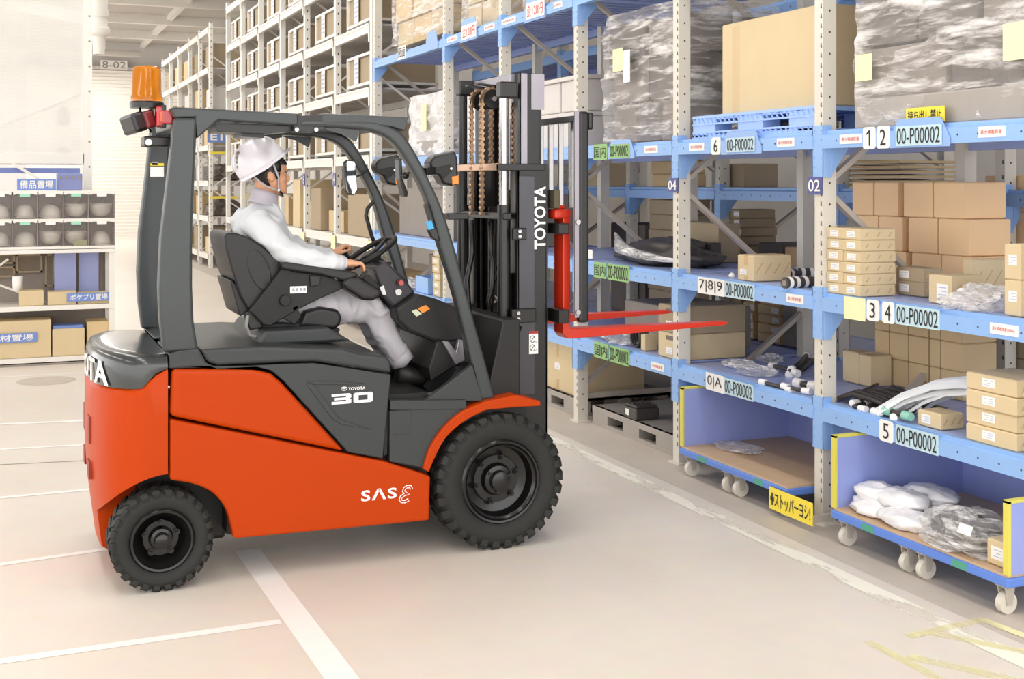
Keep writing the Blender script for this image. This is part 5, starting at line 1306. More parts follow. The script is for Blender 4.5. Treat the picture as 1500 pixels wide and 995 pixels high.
MB().bar((bc_.x+0.02, BY, bz0-0.03), (p0.x+0.01, BY, p0.z), 0.03, 0.02).build('beacon_stalk', M_blk, fk)
MB().box((p0.x-0.04, BY-0.05, p0.z-0.05), (p0.x+0.11, BY+0.12, p0.z)).build('lamp_bracket', M_blk, fk, bevel=0.008)
MB().tube([(bc_.x-0.03, BY, bz0-0.02), (bc_.x-0.035, BY-0.02, bz0-0.09), (bc_.x+0.0, BY-0.02, bz0-0.11), (p0.x, BY, p0.z+0.02)], 0.005, 6).build('lamp_cable', M_blk, fk, smooth=True)
lampc = at_y(196, 181, BY)
R_ = Matrix.Rotation(math.radians(-18), 4, 'Y') @ Matrix.Rotation(0.35, 4, 'Z')
l_ = MB().cbox((lampc.x, BY, lampc.z), (0.07, 0.15, 0.095), R_).build('work_lamp', M_blk, fk, bevel=0.015)
MB().cbox((lampc.x+0.05, BY-0.01, lampc.z+0.015), (0.055, 0.13, 0.085), R_).build('red_shell', mat('lamp_maroon', '#6b1f24', 0.3), l_, bevel=0.012)
rl = at_y(233, 171, 6.02); MB().cbox((rl.x, 6.02, rl.z), (0.035, 0.09, 0.10)).build('tail_lamp', M_redl, fk, bevel=0.008)
MB().cbox((rl.x+0.018, 6.02, rl.z), (0.02, 0.10, 0.11)).build('tail_lamp_housing', M_blk, fk, bevel=0.004)
ll = at_y(248, 172, 5.95); tl = MB().cbox((ll.x-0.012, 5.98, ll.z), (0.05, 0.13, 0.065)).build('tail_lamp', M_redl, fk, bevel=0.006)
MB().cbox((ll.x-0.035, 5.965, ll.z+0.003), (0.01, 0.05, 0.045)).build('lit_bulb', M_redlit, tl, bevel=0.003)
MB().cyl((p0.x-0.02, BY-0.03, p0.z-0.03), (p0.x-0.02, BY-0.06, p0.z-0.03), 0.016, n=12).build('bracket_bolt', M_bright, fk)

# ---- seat, console and controls
SY0, SY1 = 6.16, 6.64
side('seat_backrest', [(328, 346), (333, 341), (345, 341), (362, 347), (385, 361), (412, 384), (410, 402), (396, 426), (376, 447), (364, 455), (352, 434), (340, 398), (330, 362)], M_seat, SY0, SY1, mirror=False, bevel=0.035, seg=4)
p = at_y(380, 396, SY0)
MB().lathe([(0.0, 0.004), (0.055, 0.002), (0.075, -0.012), (0.085, -0.004), (0.095, 0.004)], (p.x, SY0+0.005, p.z), (0, 1, 0), 28).build('bolster_dish', M_seat, fk, smooth=True)
bd = bpy.data.objects['bolster_dish']; bd.data.transform(Matrix.Translation((p.x, 0, p.z)) @ Matrix.Rotation(-0.35, 4, 'Y') @ Matrix.Diagonal((0.62, 1, 1.35, 1)) @ Matrix.Translation((-p.x, 0, -p.z)))
side('document_pocket', [(337, 412), (341, 411), (352, 424), (366, 456), (352, 464), (349, 455)], M_seat, SY0+0.03, SY1-0.03, mirror=False, bevel=0.006)
side('seat_side_console', [(366, 456), (414, 392), (432, 398), (472, 402), (500, 412), (505, 422), (468, 438), (440, 452), (396, 478), (386, 476)], M_matt, SY0-0.05, SY0-0.005, mirror=False, bevel=0.006)
p = at_y(417, 440, SY0-0.05); MB().cyl((p.x, SY0-0.05, p.z), (p.x, SY0-0.075, p.z), 0.030, 0.028, n=24).build('recline_knob', M_matt, fk, bevel=0.004)
q0 = at_y(425, 430, SY0-0.05); q1 = at_y(449, 419, SY0-0.05); dec = MB().box((q0.x, SY0-0.053, q0.z), (q1.x, SY0-0.051, q1.z)).build('instruction_decal', M_wht, fk)
for k in range(4): MB().box((q0.x+0.01+0.019*k, SY0-0.0536, q0.z+0.012), (q0.x+0.022+0.019*k, SY0-0.053, q0.z+0.026)).build('decal_print', M_mastgrey, dec)
side('console_block', [(454, 404), (470, 404), (469, 418), (455, 420)], M_seat, SY0-0.065, SY0-0.04, mirror=False, bevel=0.004)
side('seat_cushion', [(437, 479), (446, 456), (470, 450), (496, 454), (502, 464), (499, 478), (490, 483)], M_seat, SY0+0.0, SY1, mirror=False, bevel=0.03, seg=4)
side('belt_buckle', [(424, 454), (433, 446), (442, 464), (432, 476), (414, 466)], M_matt, SY0-0.045, SY0, mirror=False, bevel=0.005)
side('belt_button', [(428, 451), (436, 447), (437, 452), (430, 456)], M_orl, SY0-0.05, SY0-0.04, mirror=False, bevel=0.002)
for k in range(3): side('seat_bellows', [(384+k, 482+4.6*k), (497-k, 481+4.6*k), (499-k, 484+4.6*k), (496-k, 486+4.6*k), (384+k, 487+4.6*k), (380+k, 484+4.6*k)], M_matt, SY0+0.02, SY1-0.02, mirror=False, bevel=0.005)
side('seat_slide', [(382, 474), (440, 474), (437, 484), (384, 484)], M_matt, SY0+0.01, SY1-0.01, mirror=False, bevel=0.004)
hp = [at_y(a, b, SY0-0.03) for a, b in ((363, 462), (361, 478), (366, 491), (378, 495), (395, 493), (412, 492), (421, 498), (422, 508))]
MB().tube(hp, 0.009, 8).build('wiring_loom', mat('loom_grey', '#8f8d8a', 0.5), fk, smooth=True)
side('seat_bracket', [(358, 458), (376, 452), (386, 480), (366, 484)], M_blk, SY0+0.0, SY0+0.06, mirror=False, bevel=0.006)
# armrest with lever pod
AY0, AY1 = 6.07, 6.17
side('armrest', [(411, 388), (420, 384), (434, 386), (522, 399), (527, 404), (508, 413), (470, 403), (414, 395)], M_seat, AY0, AY1, mirror=False, bevel=0.014, seg=3)
side('lever_pod', [(500, 414), (512, 406), (528, 407), (557, 424), (562, 433), (547, 441), (532, 440), (507, 424)], M_seat, AY0-0.02, AY1+0.04, mirror=False, bevel=0.022, seg=3)
side('lever_stalk', [(524, 408), (536, 396), (540, 398), (530, 410)], M_matt, AY0+0.02, AY0+0.04, mirror=False, bevel=0.003)
side('pod_switches', [(528, 407), (541, 402), (556, 420), (552, 424)], M_matt, AY0+0.05, AY1+0.03, mirror=False, bevel=0.004)
# dash
side('dash_panel', [(547, 393), (566, 383), (574, 390), (609, 428), (578, 451), (562, 434)], mat('dash_plum', '#2c2830', 0.4, var=0.08), 6.17, 6.66, mirror=False, bevel=0.012)
p = at_y(585, 414, 6.17); q = MB().cyl((p.x, 6.17, p.z), (p.x, 6.155, p.z), 0.020, n=20).build('button_collar', M_blk, fk)
MB().cyl((p.x, 6.155, p.z), (p.x, 6.135, p.z), 0.0155, 0.014, n=20).build('stop_button', M_redl, fk)
p = at_y(583, 428, 6.17); MB().cyl((p.x, 6.17, p.z), (p.x, 6.16, p.z), 0.017, n=18).build('key_switch', M_bright, fk)
MB().bar((p.x-0.02, 6.155, p.z+0.01), (p.x+0.015, 6.155, p.z+0.004), 0.008, 0.008).build('ignition_key', M_bright, fk)
side('dash_plate', [(556, 421), (562, 418), (566, 432), (561, 432)], M_bright, 6.16, 6.17, mirror=False, bevel=0)
side('instrument_cowl', [(580, 452), (612, 431), (640, 438), (666, 449), (684, 478), (686, 500), (650, 503), (634, 500), (600, 486), (584, 470)], M_matt, 6.10, 6.72, mirror=False, bevel=0.016)
side('cowl_foot', [(640, 500), (684, 500), (690, 530), (660, 541), (632, 560), (628, 540)], M_matt, 6.08, 6.72, mirror=False, bevel=0.01)
side('cowl_bracket', [(648, 500), (657, 500), (668, 515), (672, 498), (678, 498), (681, 528), (668, 534)], M_mastgrey, 6.05, 6.08, mirror=False, bevel=0.004)
yq = 6.097
side('warning_decal', [(612, 452), (624, 447), (630, 453), (619, 459)], M_orl, yq-0.002, yq, mirror=False, bevel=0)
side('warning_decal', [(603, 456), (610, 453), (618, 460), (610, 464)], mat('decal_pale', '#c9cfae', 0.5), yq-0.002, yq, mirror=False, bevel=0)
# steering wheel
sc_ = at_y(540, 371, 6.42); tilt = math.radians(31)
ex = Vector((math.cos(tilt), 0, math.sin(tilt))); ey = Vector((0, 1, 0)); en = Vector((-math.sin(tilt), 0, math.cos(tilt)))
sw = MB().tube([sc_+ex*(0.165*math.cos(2*math.pi*k/40))+ey*(0.165*math.sin(2*math.pi*k/40)) for k in range(40)], 0.0145, 10, close=True).build('steering_wheel', M_matt, fk, smooth=True)
for a in (0.5, 2.6, 4.7):
    MB().bar(sc_+en*-0.02, sc_+ex*(0.16*math.cos(a))+ey*(0.16*math.sin(a)), 0.035, 0.012, up=en).build('spoke', M_matt, sw)
MB().cyl(sc_-en*0.05, sc_+en*0.005, 0.055, 0.045, 24).build('horn_pad', M_matt, sw, bevel=0.006)
kn = sc_-ex*0.085+ey*0.135
MB().cyl(kn, kn+en*0.05, 0.012, n=12).ell(kn+en*0.06, (0.022, 0.022, 0.022), 14, 10).build('spinner_knob', M_matt, sw, smooth=True)
MB().cyl(sc_-en*0.04, sc_-en*0.22+Vector((0.05, 0, 0)), 0.04, 0.06, 16).build('steering_column', M_matt, fk, smooth=True)
MB().bar(sc_-en*0.07-ey*0.02, sc_-en*0.07-ey*0.20+ex*0.03, 0.016, 0.016).build('direction_lever', M_matt, fk)
# head lamps on the front pillars
def head_lamp(px0, Y, label=None):
    dx = px0
    P = [S(a+dx, b, Y) for a, b in ((630, 238), (637, 228), (650, 225), (667, 221), (671, 232), (672, 268), (664, 273), (650, 270), (644, 258), (633, 250))]
    o = MB().prism(P, Y, Y+0.12).build('head_lamp', M_blk, fk, bevel=0.014, seg=3)
    MB().prism([S(a+dx, b, Y-0.004) for a, b in ((662, 259), (672, 257), (672, 269), (663, 271))], Y-0.004, Y+0.10).build('turn_signal', M_orl, o, bevel=0.003)
    MB().prism([S(a+dx, b, Y-0.006) for a, b in ((628, 247), (660, 241), (664, 246), (662, 251), (650, 262), (646, 256), (630, 252))], Y-0.006, Y-0.001).build('lamp_bracket', M_matt, o, bevel=0.003)
    q = S(660+dx, 247, Y); MB().cyl((q[0], Y-0.006, q[1]), (q[0], Y-0.012, q[1]), 0.007, n=8).build('bolt', M_bright, o)
    return o
head_lamp(0, 5.96)
Ph = at_y(570, 248, 2*YC-6.02); Pn = at_y(652, 248, 5.96)
o = head_lamp(0, 5.96); o.location += Vector((Ph.x-Pn.x, 2*YC-6.02-5.96, 0))
MB().bar(at_y(620, 251, 5.92), at_y(634, 250, 5.98), 0.05, 0.04).build('lamp_arm', M_blk, fk, bevel=0.006)
side('head_lamp_post', [(669, 270), (674, 270), (674, 318), (669, 318)], M_blk, 5.99, 6.03, mirror=False, bevel=0.002)
side('lamp_foot', [(655, 313), (686, 312), (688, 321), (658, 322)], M_blk, 5.97, 6.10, mirror=False, bevel=0.004)
# mirrors
def mirror(pts, Y, m=M_glass, t=0.02):
    o = side('mirror', pts, M_blk, Y, Y+t, mirror=False, bevel=0.008)[0]
    c = [sum(k[0] for k in pts)/len(pts), sum(k[1] for k in pts)/len(pts)]
    MB().prism([S(c[0]+(a-c[0])*0.86, c[1]+(b-c[1])*0.92, Y-0.003) for a, b in pts], Y-0.003, Y-0.0005).build('mirror_glass', m, o)
    return o
mirror([(503, 238), (508, 234), (519, 235), (522, 240), (524, 280), (520, 286), (510, 286), (506, 280)], 6.72)
MB().tube([at_y(523, 258, 6.74), at_y(530, 256, 6.78), at_y(536, 250, 6.84)], 0.006, 6).build('mirror_arm', M_blk, fk, smooth=True)
side('mirror_back', [(584, 232), (589, 231), (590, 262), (598, 282), (597, 289), (592, 287), (586, 262)], M_blk, 6.12, 6.20, mirror=False, bevel=0.006)
MB().tube([at_y(590, 256, 6.1), at_y(596, 254, 6.02), at_y(604, 252, 5.93)], 0.006, 6).ell(at_y(594, 257, 6.05), (0.02, 0.02, 0.02), 10, 8).build('mirror_arm', M_blk, fk, smooth=True)
MB().tube([at_y(a, b, 6.88) for a, b in ((556, 294), (548, 294), (538, 306), (536, 316), (545, 348), (552, 362))], 0.012, 8).build('grab_handle', M_blk, fk, smooth=True)

# ---- mast
MX0, MX1 = at_y(757, 300, 6.03).x, at_y(803, 300, 6.03).x
MY0, MY1 = 6.03, 2*YC-6.03
ZMT = at_y(780, 240, 6.03).z; ZIT = at_y(780, 108, 6.08).z
def channel(x0, x1, y0, y1, z0, z1, t, open_to):
    # C-section rail; open side faces the other rail
    mb = MB()
    if open_to > 0:
        mb.box((x0, y0, z0), (x1, y0+t, z1)); mb.box((x0, y0, z0), (x0+t, y1, z1)); mb.box((x1-t, y0, z0), (x1, y1, z1))
    else:
        mb.box((x0, y1-t, z0), (x1, y1, z1)); mb.box((x0, y0, z0), (x0+t, y1, z1)); mb.box((x1-t, y0, z0), (x1, y1, z1))
    return mb
for s in (1, -1):
    a, b = (MY0, MY0+0.09) if s > 0 else (MY1-0.09, MY1)
    o = channel(MX0, MX1, a, b, 0.12, ZMT, 0.018, s).build('outer_mast_rail', M_blk, fk, bevel=0.003)
    if s > 0: rail = o
    a, b = (MY0+0.04, MY0+0.12) if s > 0 else (MY1-0.12, MY1-0.04)
    channel(MX0+0.03, MX1-0.022, a, b, 0.2, ZIT, 0.016, s).build('inner_mast_rail', M_blk, fk, bevel=0.003)
# paler satin faces on the near rails
q0, q1 = at_y(760, 600, MY0), at_y(783, 258, MY0)
MB().box((q0.x, MY0-0.004, 0.75), (q1.x, MY0, q1.z)).build('rail_web', mat('mast_web', '#47464b', 0.25, 0.5, var=0.2, scale=3), rail, bevel=0.002)
q0, q1 = at_y(778, 238, MY0+0.04), at_y(797, 109, MY0+0.04)
MB().box((q0.x, MY0+0.036, at_y(788, 160, MY0).z), (q1.x, MY0+0.04, q1.z)).build('rail_face', M_mastgrey, rail)
MB().box((at_y(767, 200, MY0).x, MY0+0.034, ZMT), (at_y(776, 200, MY0).x, MY0+0.04, q1.z)).build('rail_strip', M_mastgrey, rail)
# cross members
def xmem(name, px, pt_, pb_, m, x0=None, x1=None, y0=None, y1=None, Y=None):
    Y = Y or MY0; zt, zb2 = at_y(px, pt_, Y).z, at_y(px, pb_, Y).z
    return MB().box((x0 if x0 is not None else MX0-0.02, y0 if y0 is not None else MY0, zb2), (x1 if x1 is not None else MX0+0.02, y1 if y1 is not None else MY1, zt)).build(name, m, fk, bevel=0.006)
xmem('mast_top_beam', 755, 108, 121, M_mastgrey, MX0+0.0, MX0+0.07, MY0+0.10, MY1-0.04, Y=MY0+0.08)
xmem('mast_upper_crossbar', 760, 239, 250, M_copper, MX0-0.10, MX0-0.085, MY0+0.02, MY1+0.06)
for s in (MY0-0.005, MY1-0.05): MB().box((MX0-0.10, s, at_y(760, 250, MY0).z), (MX1-0.02, s+0.055, at_y(760, 240, MY0).z)).build('crossbar_bracket', M_blk, fk, bevel=0.004)
xmem('mast_mid_crossbar', 760, 312, 322, M_blk, MX0-0.075, MX0-0.03)
xmem('mast_lower_crossbar', 760, 470, 520, M_blk, MX0-0.02, MX0+0.03)
MB().box((MX0-0.01, MY0, 0.2), (MX0+0.05, MY1, 0.85)).build('mast_base_plate', M_blk, fk, bevel=0.01)
# lift cylinders
for s in (1, -1):
    y = YC-s*0.32
    xcyl = MX0-0.055
    MB().cyl((xcyl, y, 0.3), (xcyl, y, at_y(742, 300, y).z), 0.036, n=20).build('lift_cylinder', M_blk, fk, sharp=40)
    MB().cyl((xcyl, y, at_y(742, 300, y).z), (xcyl, y, at_y(742, 128, y).z), 0.026, n=20).build('cylinder_rod', M_bright if s > 0 else M_blk, fk, sharp=40)
    z = at_y(742, 128, y).z; MB().box((xcyl-0.035, y-0.035, z-0.06), (xcyl+0.07, y+0.035, z+0.03)).build('rod_head', M_blk, fk, bevel=0.01)
# chains as links, sprocket wheels
M_chain = mat('chain_oiled', '#b08f72', 0.28, 0.9, var=0.2)
def chain(X, Y, z0, z1, n=None):
    mb = MB(); n = n or int((z1-z0)/0.032); p = (z1-z0)/n
    for i in range(n):
        z = z0+p*(i+0.5); wd = 0.034 if i % 2 else 0.024
        for s in (-1, 1): mb.box((X-0.005, Y+s*wd/2-0.002, z-p*0.5), (X+0.005, Y+s*wd/2+0.002, z+p*0.5))
        mb.cyl((X, Y-wd/2-0.004, z-p*0.5), (X, Y+wd/2+0.004, z-p*0.5), 0.0115, n=8)
    return mb
YCH = 6.47; shv = at_y(705, 148, YCH); za = shv.z
for y, xs in ((YCH, shv.x), (2*YC-YCH-0.02, shv.x+0.0)):
    rS = 0.052
    for dx, zb4 in ((-rS-0.008, at_y(690, 312, YCH).z), (rS+0.008, at_y(725, 246, YCH).z)):
        chain(xs+dx, y, zb4, za).build('lift_chain', M_chain, fk)
    arcp = MB()
    for q in range(7):
        t = math.pi*(q+0.5)/7; c_ = Vector((xs+(rS+0.008)*math.cos(t), y, za+(rS+0.008)*math.sin(t))); arcp.cyl(c_-Vector((0, 0.017, 0)), c_+Vector((0, 0.017, 0)), 0.013, n=8)
    arcp.build('lift_chain', M_chain, fk)
    sp_ = MB().lathe([(0.0, 0), (rS, 0), (rS+0.004, 0.006), (rS-0.008, 0.012), (rS-0.008, 0.028), (rS+0.004, 0.034), (rS, 0.04), (0, 0.04)], (xs, y-0.02, za), (0, 1, 0), 28).build('chain_sheave', M_blk, fk, sharp=40)
    MB().cyl((xs, y-0.045, za), (xs, y+0.03, za), 0.014, n=12).build('sheave_pin', M_bright, sp_)
    MB().bar((xs-0.09, y, za+0.085), (xs+0.06, y, za+0.07), 0.05, 0.008).build('chain_guard', M_blk, fk)
chain(MX0+0.02, 6.30, 0.7, at_y(712, 175, 6.3).z).build('lift_chain', M_chain, fk)
chain(MX0+0.035, 6.16, 0.7, at_y(756, 150, 6.16).z).build('lift_chain', M_chain, fk)
# hoses
for k, pts in enumerate((((690, 322), (692, 370), (684, 410), (688, 470), (690, 540)), ((718, 325), (720, 372), (728, 400), (716, 440), (720, 468), (730, 480)), ((724, 322), (722, 420), (716, 470), (708, 540)), ((763, 478), (752, 510), (744, 540)))):
    MB().tube([at_y(a, b, 6.35 if k != 3 else 6.02) for a, b in pts], 0.016 if k != 3 else 0.008, 8).build('hydraulic_hose', M_blk, fk, smooth=True)
MB().ell(at_y(722, 438, 6.38), (0.03, 0.02, 0.025), 12, 8).build('hose_fitting', M_bright, fk, smooth=True)
MB().cyl(at_y(744, 480, 6.1), at_y(742, 400, 6.1), 0.03, n=16).build('tilt_sensor', M_blk, fk)
# bolted brackets on the near rail
for a, b in (((752, 334), (772, 352)), ((750, 452), (786, 474))):
    q0, q1 = at_y(a[0], b[1], MY0-0.03), at_y(b[0], a[1], MY0-0.03)
    o = MB().box((q0.x, MY0-0.03, q0.z), (q1.x, MY0, q1.z)).build('rail_bracket', M_blk, fk, bevel=0.006)
    for f in (0.3, 0.72):
        MB().cyl((q0.x+0.035, MY0-0.03, q0.z+(q1.z-q0.z)*f), (q0.x+0.035, MY0-0.04, q0.z+(q1.z-q0.z)*f), 0.010, n=8).build('bolt', M_bright, o)
p = at_y(729, 556, 6.02); MB().lathe([(0, 0), (0.038, 0), (0.042, 0.008), (0.042, 0.05), (0, 0.05)], (p.x, 6.0, p.z), (0, 1, 0), 24).build('tilt_pivot', M_mastgrey, fk, sharp=40)
MB().cyl((p.x, 6.0, p.z), (p.x, 5.985, p.z), 0.016, n=8).build('pivot_pin', M_bright, fk)
MB().cyl((p.x-0.02, 6.03, p.z), (p.x-0.45, 6.03, p.z-0.08), 0.03, n=14).build('tilt_cylinder', M_blk, fk)
# side lettering and safety decal on the mast
q0, q1 = at_y(790, 365, MY0-0.002), at_y(790, 273, MY0-0.002); xc = at_y(790.5, 320, MY0).x
lettering('TOYOTA', (xc, MY0-0.003, (q0.z+q1.z)/2), q1.z-q0.z, at_y(799, 320, MY0).x-at_y(782, 320, MY0).x, (0, 0, 1), (-1, 0, 0), M_wht, rail, offset=0.025, lift=0.002)
q0, q1 = at_y(775, 519, MY0-0.005), at_y(788, 485, MY0-0.005)
dc = MB().box((q0.x, MY0-0.006, q0.z), (q1.x, MY0-0.0042, q1.z)).build('safety_decal', M_wht, rail)
MB().box((q0.x, MY0-0.0068, q1.z-0.014), (q1.x, MY0-0.006, q1.z)).build('decal_red_band', M_redl, fk)
for f in (0.27, 0.66):
    zc_ = q0.z+(q1.z-q0.z)*f; xm = (q0.x+q1.x)/2-0.006
    MB().tube([(xm+0.014*math.cos(t*math.pi/8), MY0-0.0066, zc_+0.018*math.sin(t*math.pi/8)) for t in range(16)], 0.0018, 4, close=True).bar((xm-0.01, MY0-0.0066, zc_-0.013), (xm+0.01, MY0-0.0066, zc_+0.013), 0.002, 0.003).tube([(xm+0.022+0.004*math.cos(t*math.pi/4), MY0-0.0066, zc_-0.015+0.004*math.sin(t*math.pi/4)) for t in range(8)], 0.0012, 4, close=True).build('decal_pictogram', M_ink, fk)

# ---- carriage, backrest, forks
CX = MX1+0.03
zc0, zc1 = at_y(815, 478, 6.07).z, at_y(815, 318, 6.07).z
BK = 2.87
zbt = at_y(850, 163, 5.93).z; zbb = at_y(850, 473, 5.93).z
for s in (0, 1):
    y0 = 5.915 if s == 0 else 2*YC-5.915-0.05
    o = MB().box((BK, y0, zbb), (BK+0.06, y0+0.05, zbt)).build('backrest_post', M_blk, fk, bevel=0.015, seg=3)
    MB().box((BK-0.028, y0-0.002, zbb+0.03), (BK-0.002, y0+0.012, zbt-0.0)).build('post_face', M_mastgrey, o, bevel=0.002)
    MB().box((BK+0.055, y0-0.005, zbt-0.10), (BK+0.085, y0+0.05, zbt-0.005)).build('post_bumper', M_blk, o, bevel=0.012)
    for z in (zbb+0.06, zbb+0.55): MB().cyl((BK-0.012, y0-0.002, z), (BK-0.012, y0-0.014, z), 0.014, n=10).build('bolt', M_bright, o)
MB().box((BK, 5.96, zbt-0.055), (BK+0.04, 2*YC-5.96, zbt-0.02)).build('backrest_top_bar', M_blk, fk, bevel=0.004)
for k in range(6):
    y = 6.06+k*0.136; MB().box((BK+0.005, y-0.012, zc1+0.05), (BK+0.032, y+0.012, zbt-0.05)).build('backrest_bar', M_bright, fk, bevel=0.003)
for (a, b) in ((zbb+0.0, zbb+0.075), (zc1-0.09, zc1-0.03)):
    MB().box((CX-0.01, 5.93, a), (CX+0.05, 2*YC-5.93, b)).build('carriage_bar', M_blk, fk, bevel=0.006)
MB().box((CX-0.015, 5.98, zc1+0.05), (CX+0.02, 2*YC-5.98, zc1+0.15)).build('carriage_upper_bar', mat('carriage_olive', '#57503c', 0.5, 0.3), fk, bevel=0.004)
for y in (6.15, 6.65): MB().box((MX0+0.06, y-0.05, zbb), (CX, y+0.05, zc1+0.05)).build('carriage_plate', M_blk, fk, bevel=0.006)
TIP = 3.91
for yc_ in (6.07, 6.73):
    zb3 = 1.043; w_ = 0.062
    prof = [(CX+0.05, zc1-0.005), (CX+0.05, zb3+0.03), (CX+0.075, zb3), (CX+0.12, zb3-0.002), (TIP-0.04, zb3+0.026), (TIP, zb3+0.034), (TIP-0.03, zb3+0.046), (CX+0.16, zb3+0.052), (CX+0.095, zb3+0.06), (CX+0.095, zc1-0.005)]
    f = MB().prism(prof, yc_-w_, yc_+w_).build('fork', M_fork, fk, bevel=0.006)
    b_ = f.modifiers['bevel']
    # taper the blade towards its tip
    for v in f.data.vertices:
        if v.co.x > CX+0.3: v.co.y = yc_+(v.co.y-yc_)*(1-0.55*max(0, (v.co.x-TIP+0.12)/0.12)*1.0 if v.co.x > TIP-0.12 else 1)
    MB().box((CX+0.0, yc_-w_, zc1-0.01), (CX+0.10, yc_+w_, zc1+0.045)).build('fork_hook', M_fork, f, bevel=0.012)
    MB().box((CX+0.03, yc_-0.03, zc1+0.045), (CX+0.08, yc_+0.03, zc1+0.065)).build('fork_pin', M_fork, f, bevel=0.006)

# ---- decals on the near side
def decal(body, pl, pr, ptop, pbot, Y, parent=fk, m=None, **k):
    a = at_y(pl, pbot, Y); b = at_y(pr, ptop, Y)
    return lettering(body, ((a.x+b.x)/2, Y, (a.z+b.z)/2), b.x-a.x, b.z-a.z, (1, 0, 0), (0, 0, 1), m or M_wht, parent, **k)
decal('SΛS', 529, 581, 713, 735, YN-0.001, offset=0.022, spacing=1.12)
a = at_y(584, 736, YN); b = at_y(605, 712, YN)
EP = [(0.93, 0.80), (0.84, 0.96), (0.55, 1.0), (0.34, 0.90), (0.30, 0.70), (0.46, 0.57), (0.72, 0.53), (0.40, 0.48), (0.16, 0.36), (0.10, 0.17), (0.24, 0.03), (0.52, 0.0), (0.80, 0.12)]
for r_, dy, m_ in ((0.0085, -0.0008, M_wht), (0.0042, -0.0020, M_or)):
    o = MB().tube([(a.x+(b.x-a.x)*(u*0.85+v*0.12), 0, a.z+(b.z-a.z)*v) for u, v in EP], r_, 8).build('epsilon_mark', m_, fk)
    for v in o.data.vertices: v.co.y = YN+dy+v.co.y*0.05
decal('TOYOTA', 510, 535, 566, 572, YN+0.003, offset=0.02)
p = at_y(504, 569.5, YN)
mb = MB()
for rx, rz_ in ((0.015, 0.009), (0.005, 0.009)): mb.tube([(p.x+rx*math.cos(t*math.pi/10), YN-0.001, p.z+rz_*math.sin(t*math.pi/10)) for t in range(20)], 0.0014, 4, close=True)
mb.tube([(p.x+0.010*math.cos(t*math.pi/10), YN-0.001, p.z+0.004+0.004*math.sin(t*math.pi/10)) for t in range(20)], 0.0014, 4, close=True)
mb.build('emblem', M_wht, fk)
a = at_y(486, 593, YN); b = at_y(546, 574, YN); W3 = b.x-a.x; H3 = b.z-a.z; t_ = H3*0.26; mb = MB()
def bx3(x0, x1, z0, z1): mb.box((a.x+x0*W3, YN-0.0005, a.z+z0*H3), (a.x+x1*W3, YN+0.006, a.z+z1*H3))
bx3(0.0, 0.35, 0, 0.25); bx3(0.06, 0.35, 0.40, 0.62); bx3(0.0, 0.35, 0.75, 1); bx3(0.35, 0.44, 0, 1); bx3(0.44, 0.47, 0.08, 0.45); bx3(0.44, 0.47, 0.57, 0.92)
bx3(0.65, 0.88, 0, 0.25); bx3(0.65, 0.88, 0.75, 1); bx3(0.56, 0.65, 0, 1); bx3(0.53, 0.56, 0.1, 0.9); bx3(0.88, 0.97, 0, 1); bx3(0.97, 1.0, 0.1, 0.9)
mb.build('model_numeral', M_wht, fk)

# ================================================================== the driver
M_skin = mat('skin', '#dca583', 0.5, var=0.04, scale=20, spec=0.35)
M_jac = mat('jacket_cloth', '#d6d9de', 0.85, var=0.03, bump=0.12, bscale=40, spec=0.2)
M_col = mat('collar_cloth', '#bdb8c2', 0.85, var=0.04, spec=0.2)
M_tro = mat('trouser_cloth', '#c3c0c6', 0.85, var=0.04, bump=0.12, bscale=40, spec=0.2)
M_hair = mat('hair_black', '#1d1815', 0.45, var=0.2, scale=40)
M_helm = mat('helmet_shell', '#ece9f0', 0.28, var=0.01, coat=0.3)
M_shoe = mat('shoe_black', '#201d1c', 0.5, var=0.1)
PYC = 6.40
def J(px, py, Y): return at_y(px, py, Y)
def limb(mb, pts, n=16, sub=4):
    # tapered limb through joints with smoothed bends: pts = [(point, radius)]
    P = [p for p, r in pts]; R = [r for p, r in pts]; out = []; rr = []
    for i in range(len(P)-1):
        p0 = P[max(i-1, 0)]; p1 = P[i]; p2 = P[i+1]; p3 = P[min(i+2, len(P)-1)]
        for k in range(sub):
            t = k/sub
            q = 0.5*((2*p1)+(p2-p0)*t+(2*p0-5*p1+4*p2-p3)*t*t+(-p0+3*p1-3*p2+p3)*t**3)
            out.append(q); rr.append(R[i]+(R[i+1]-R[i])*t)
    out.append(P[-1]); rr.append(R[-1]); mb.tube(out, rr, n); mb.ell(P[0], (R[0],)*3, 14, 10); mb.ell(P[-1], (R[-1],)*3, 14, 10)
TORSO = [(296, 389, 0.058, 0.062), (306, 386, 0.085, 0.115), (314, 383, 0.105, 0.165), (326, 381, 0.125, 0.198), (350, 383, 0.138, 0.20), (385, 390, 0.14, 0.185), (420, 402, 0.14, 0.178), (448, 414, 0.145, 0.185), (468, 420, 0.12, 0.17)]
def torso(mb, off):
    rings = []
    for y, px, hd, hw in TORSO:
        c = J(px, y, PYC); rings.append([(c.x+(hd+off)*math.cos(t*math.pi/14), PYC+(hw+off)*math.sin(t*math.pi/14), c.z) for t in range(28)])
    mb.rings(rings)
def legs(mb, off):
    for s in (-1, 1):
        y = PYC+s*0.115
        limb(mb, [(J(424, 452, PYC)+Vector((0, s*0.085, 0.0)), 0.092+off), (J(490, 450, PYC-0.115)+Vector((0, y-(PYC-0.115), 0)), 0.086+off), (J(546, 454, PYC-0.115)+Vector((0, y-(PYC-0.115), 0)), 0.070+off), (J(566, 490, PYC-0.115)+Vector((0, y-(PYC-0.115), 0)), 0.062+off), (J(585, 522, PYC-0.115)+Vector((0, y-(PYC-0.115), 0)), 0.055+off)])
NE_, FE_ = 6.135, 6.665
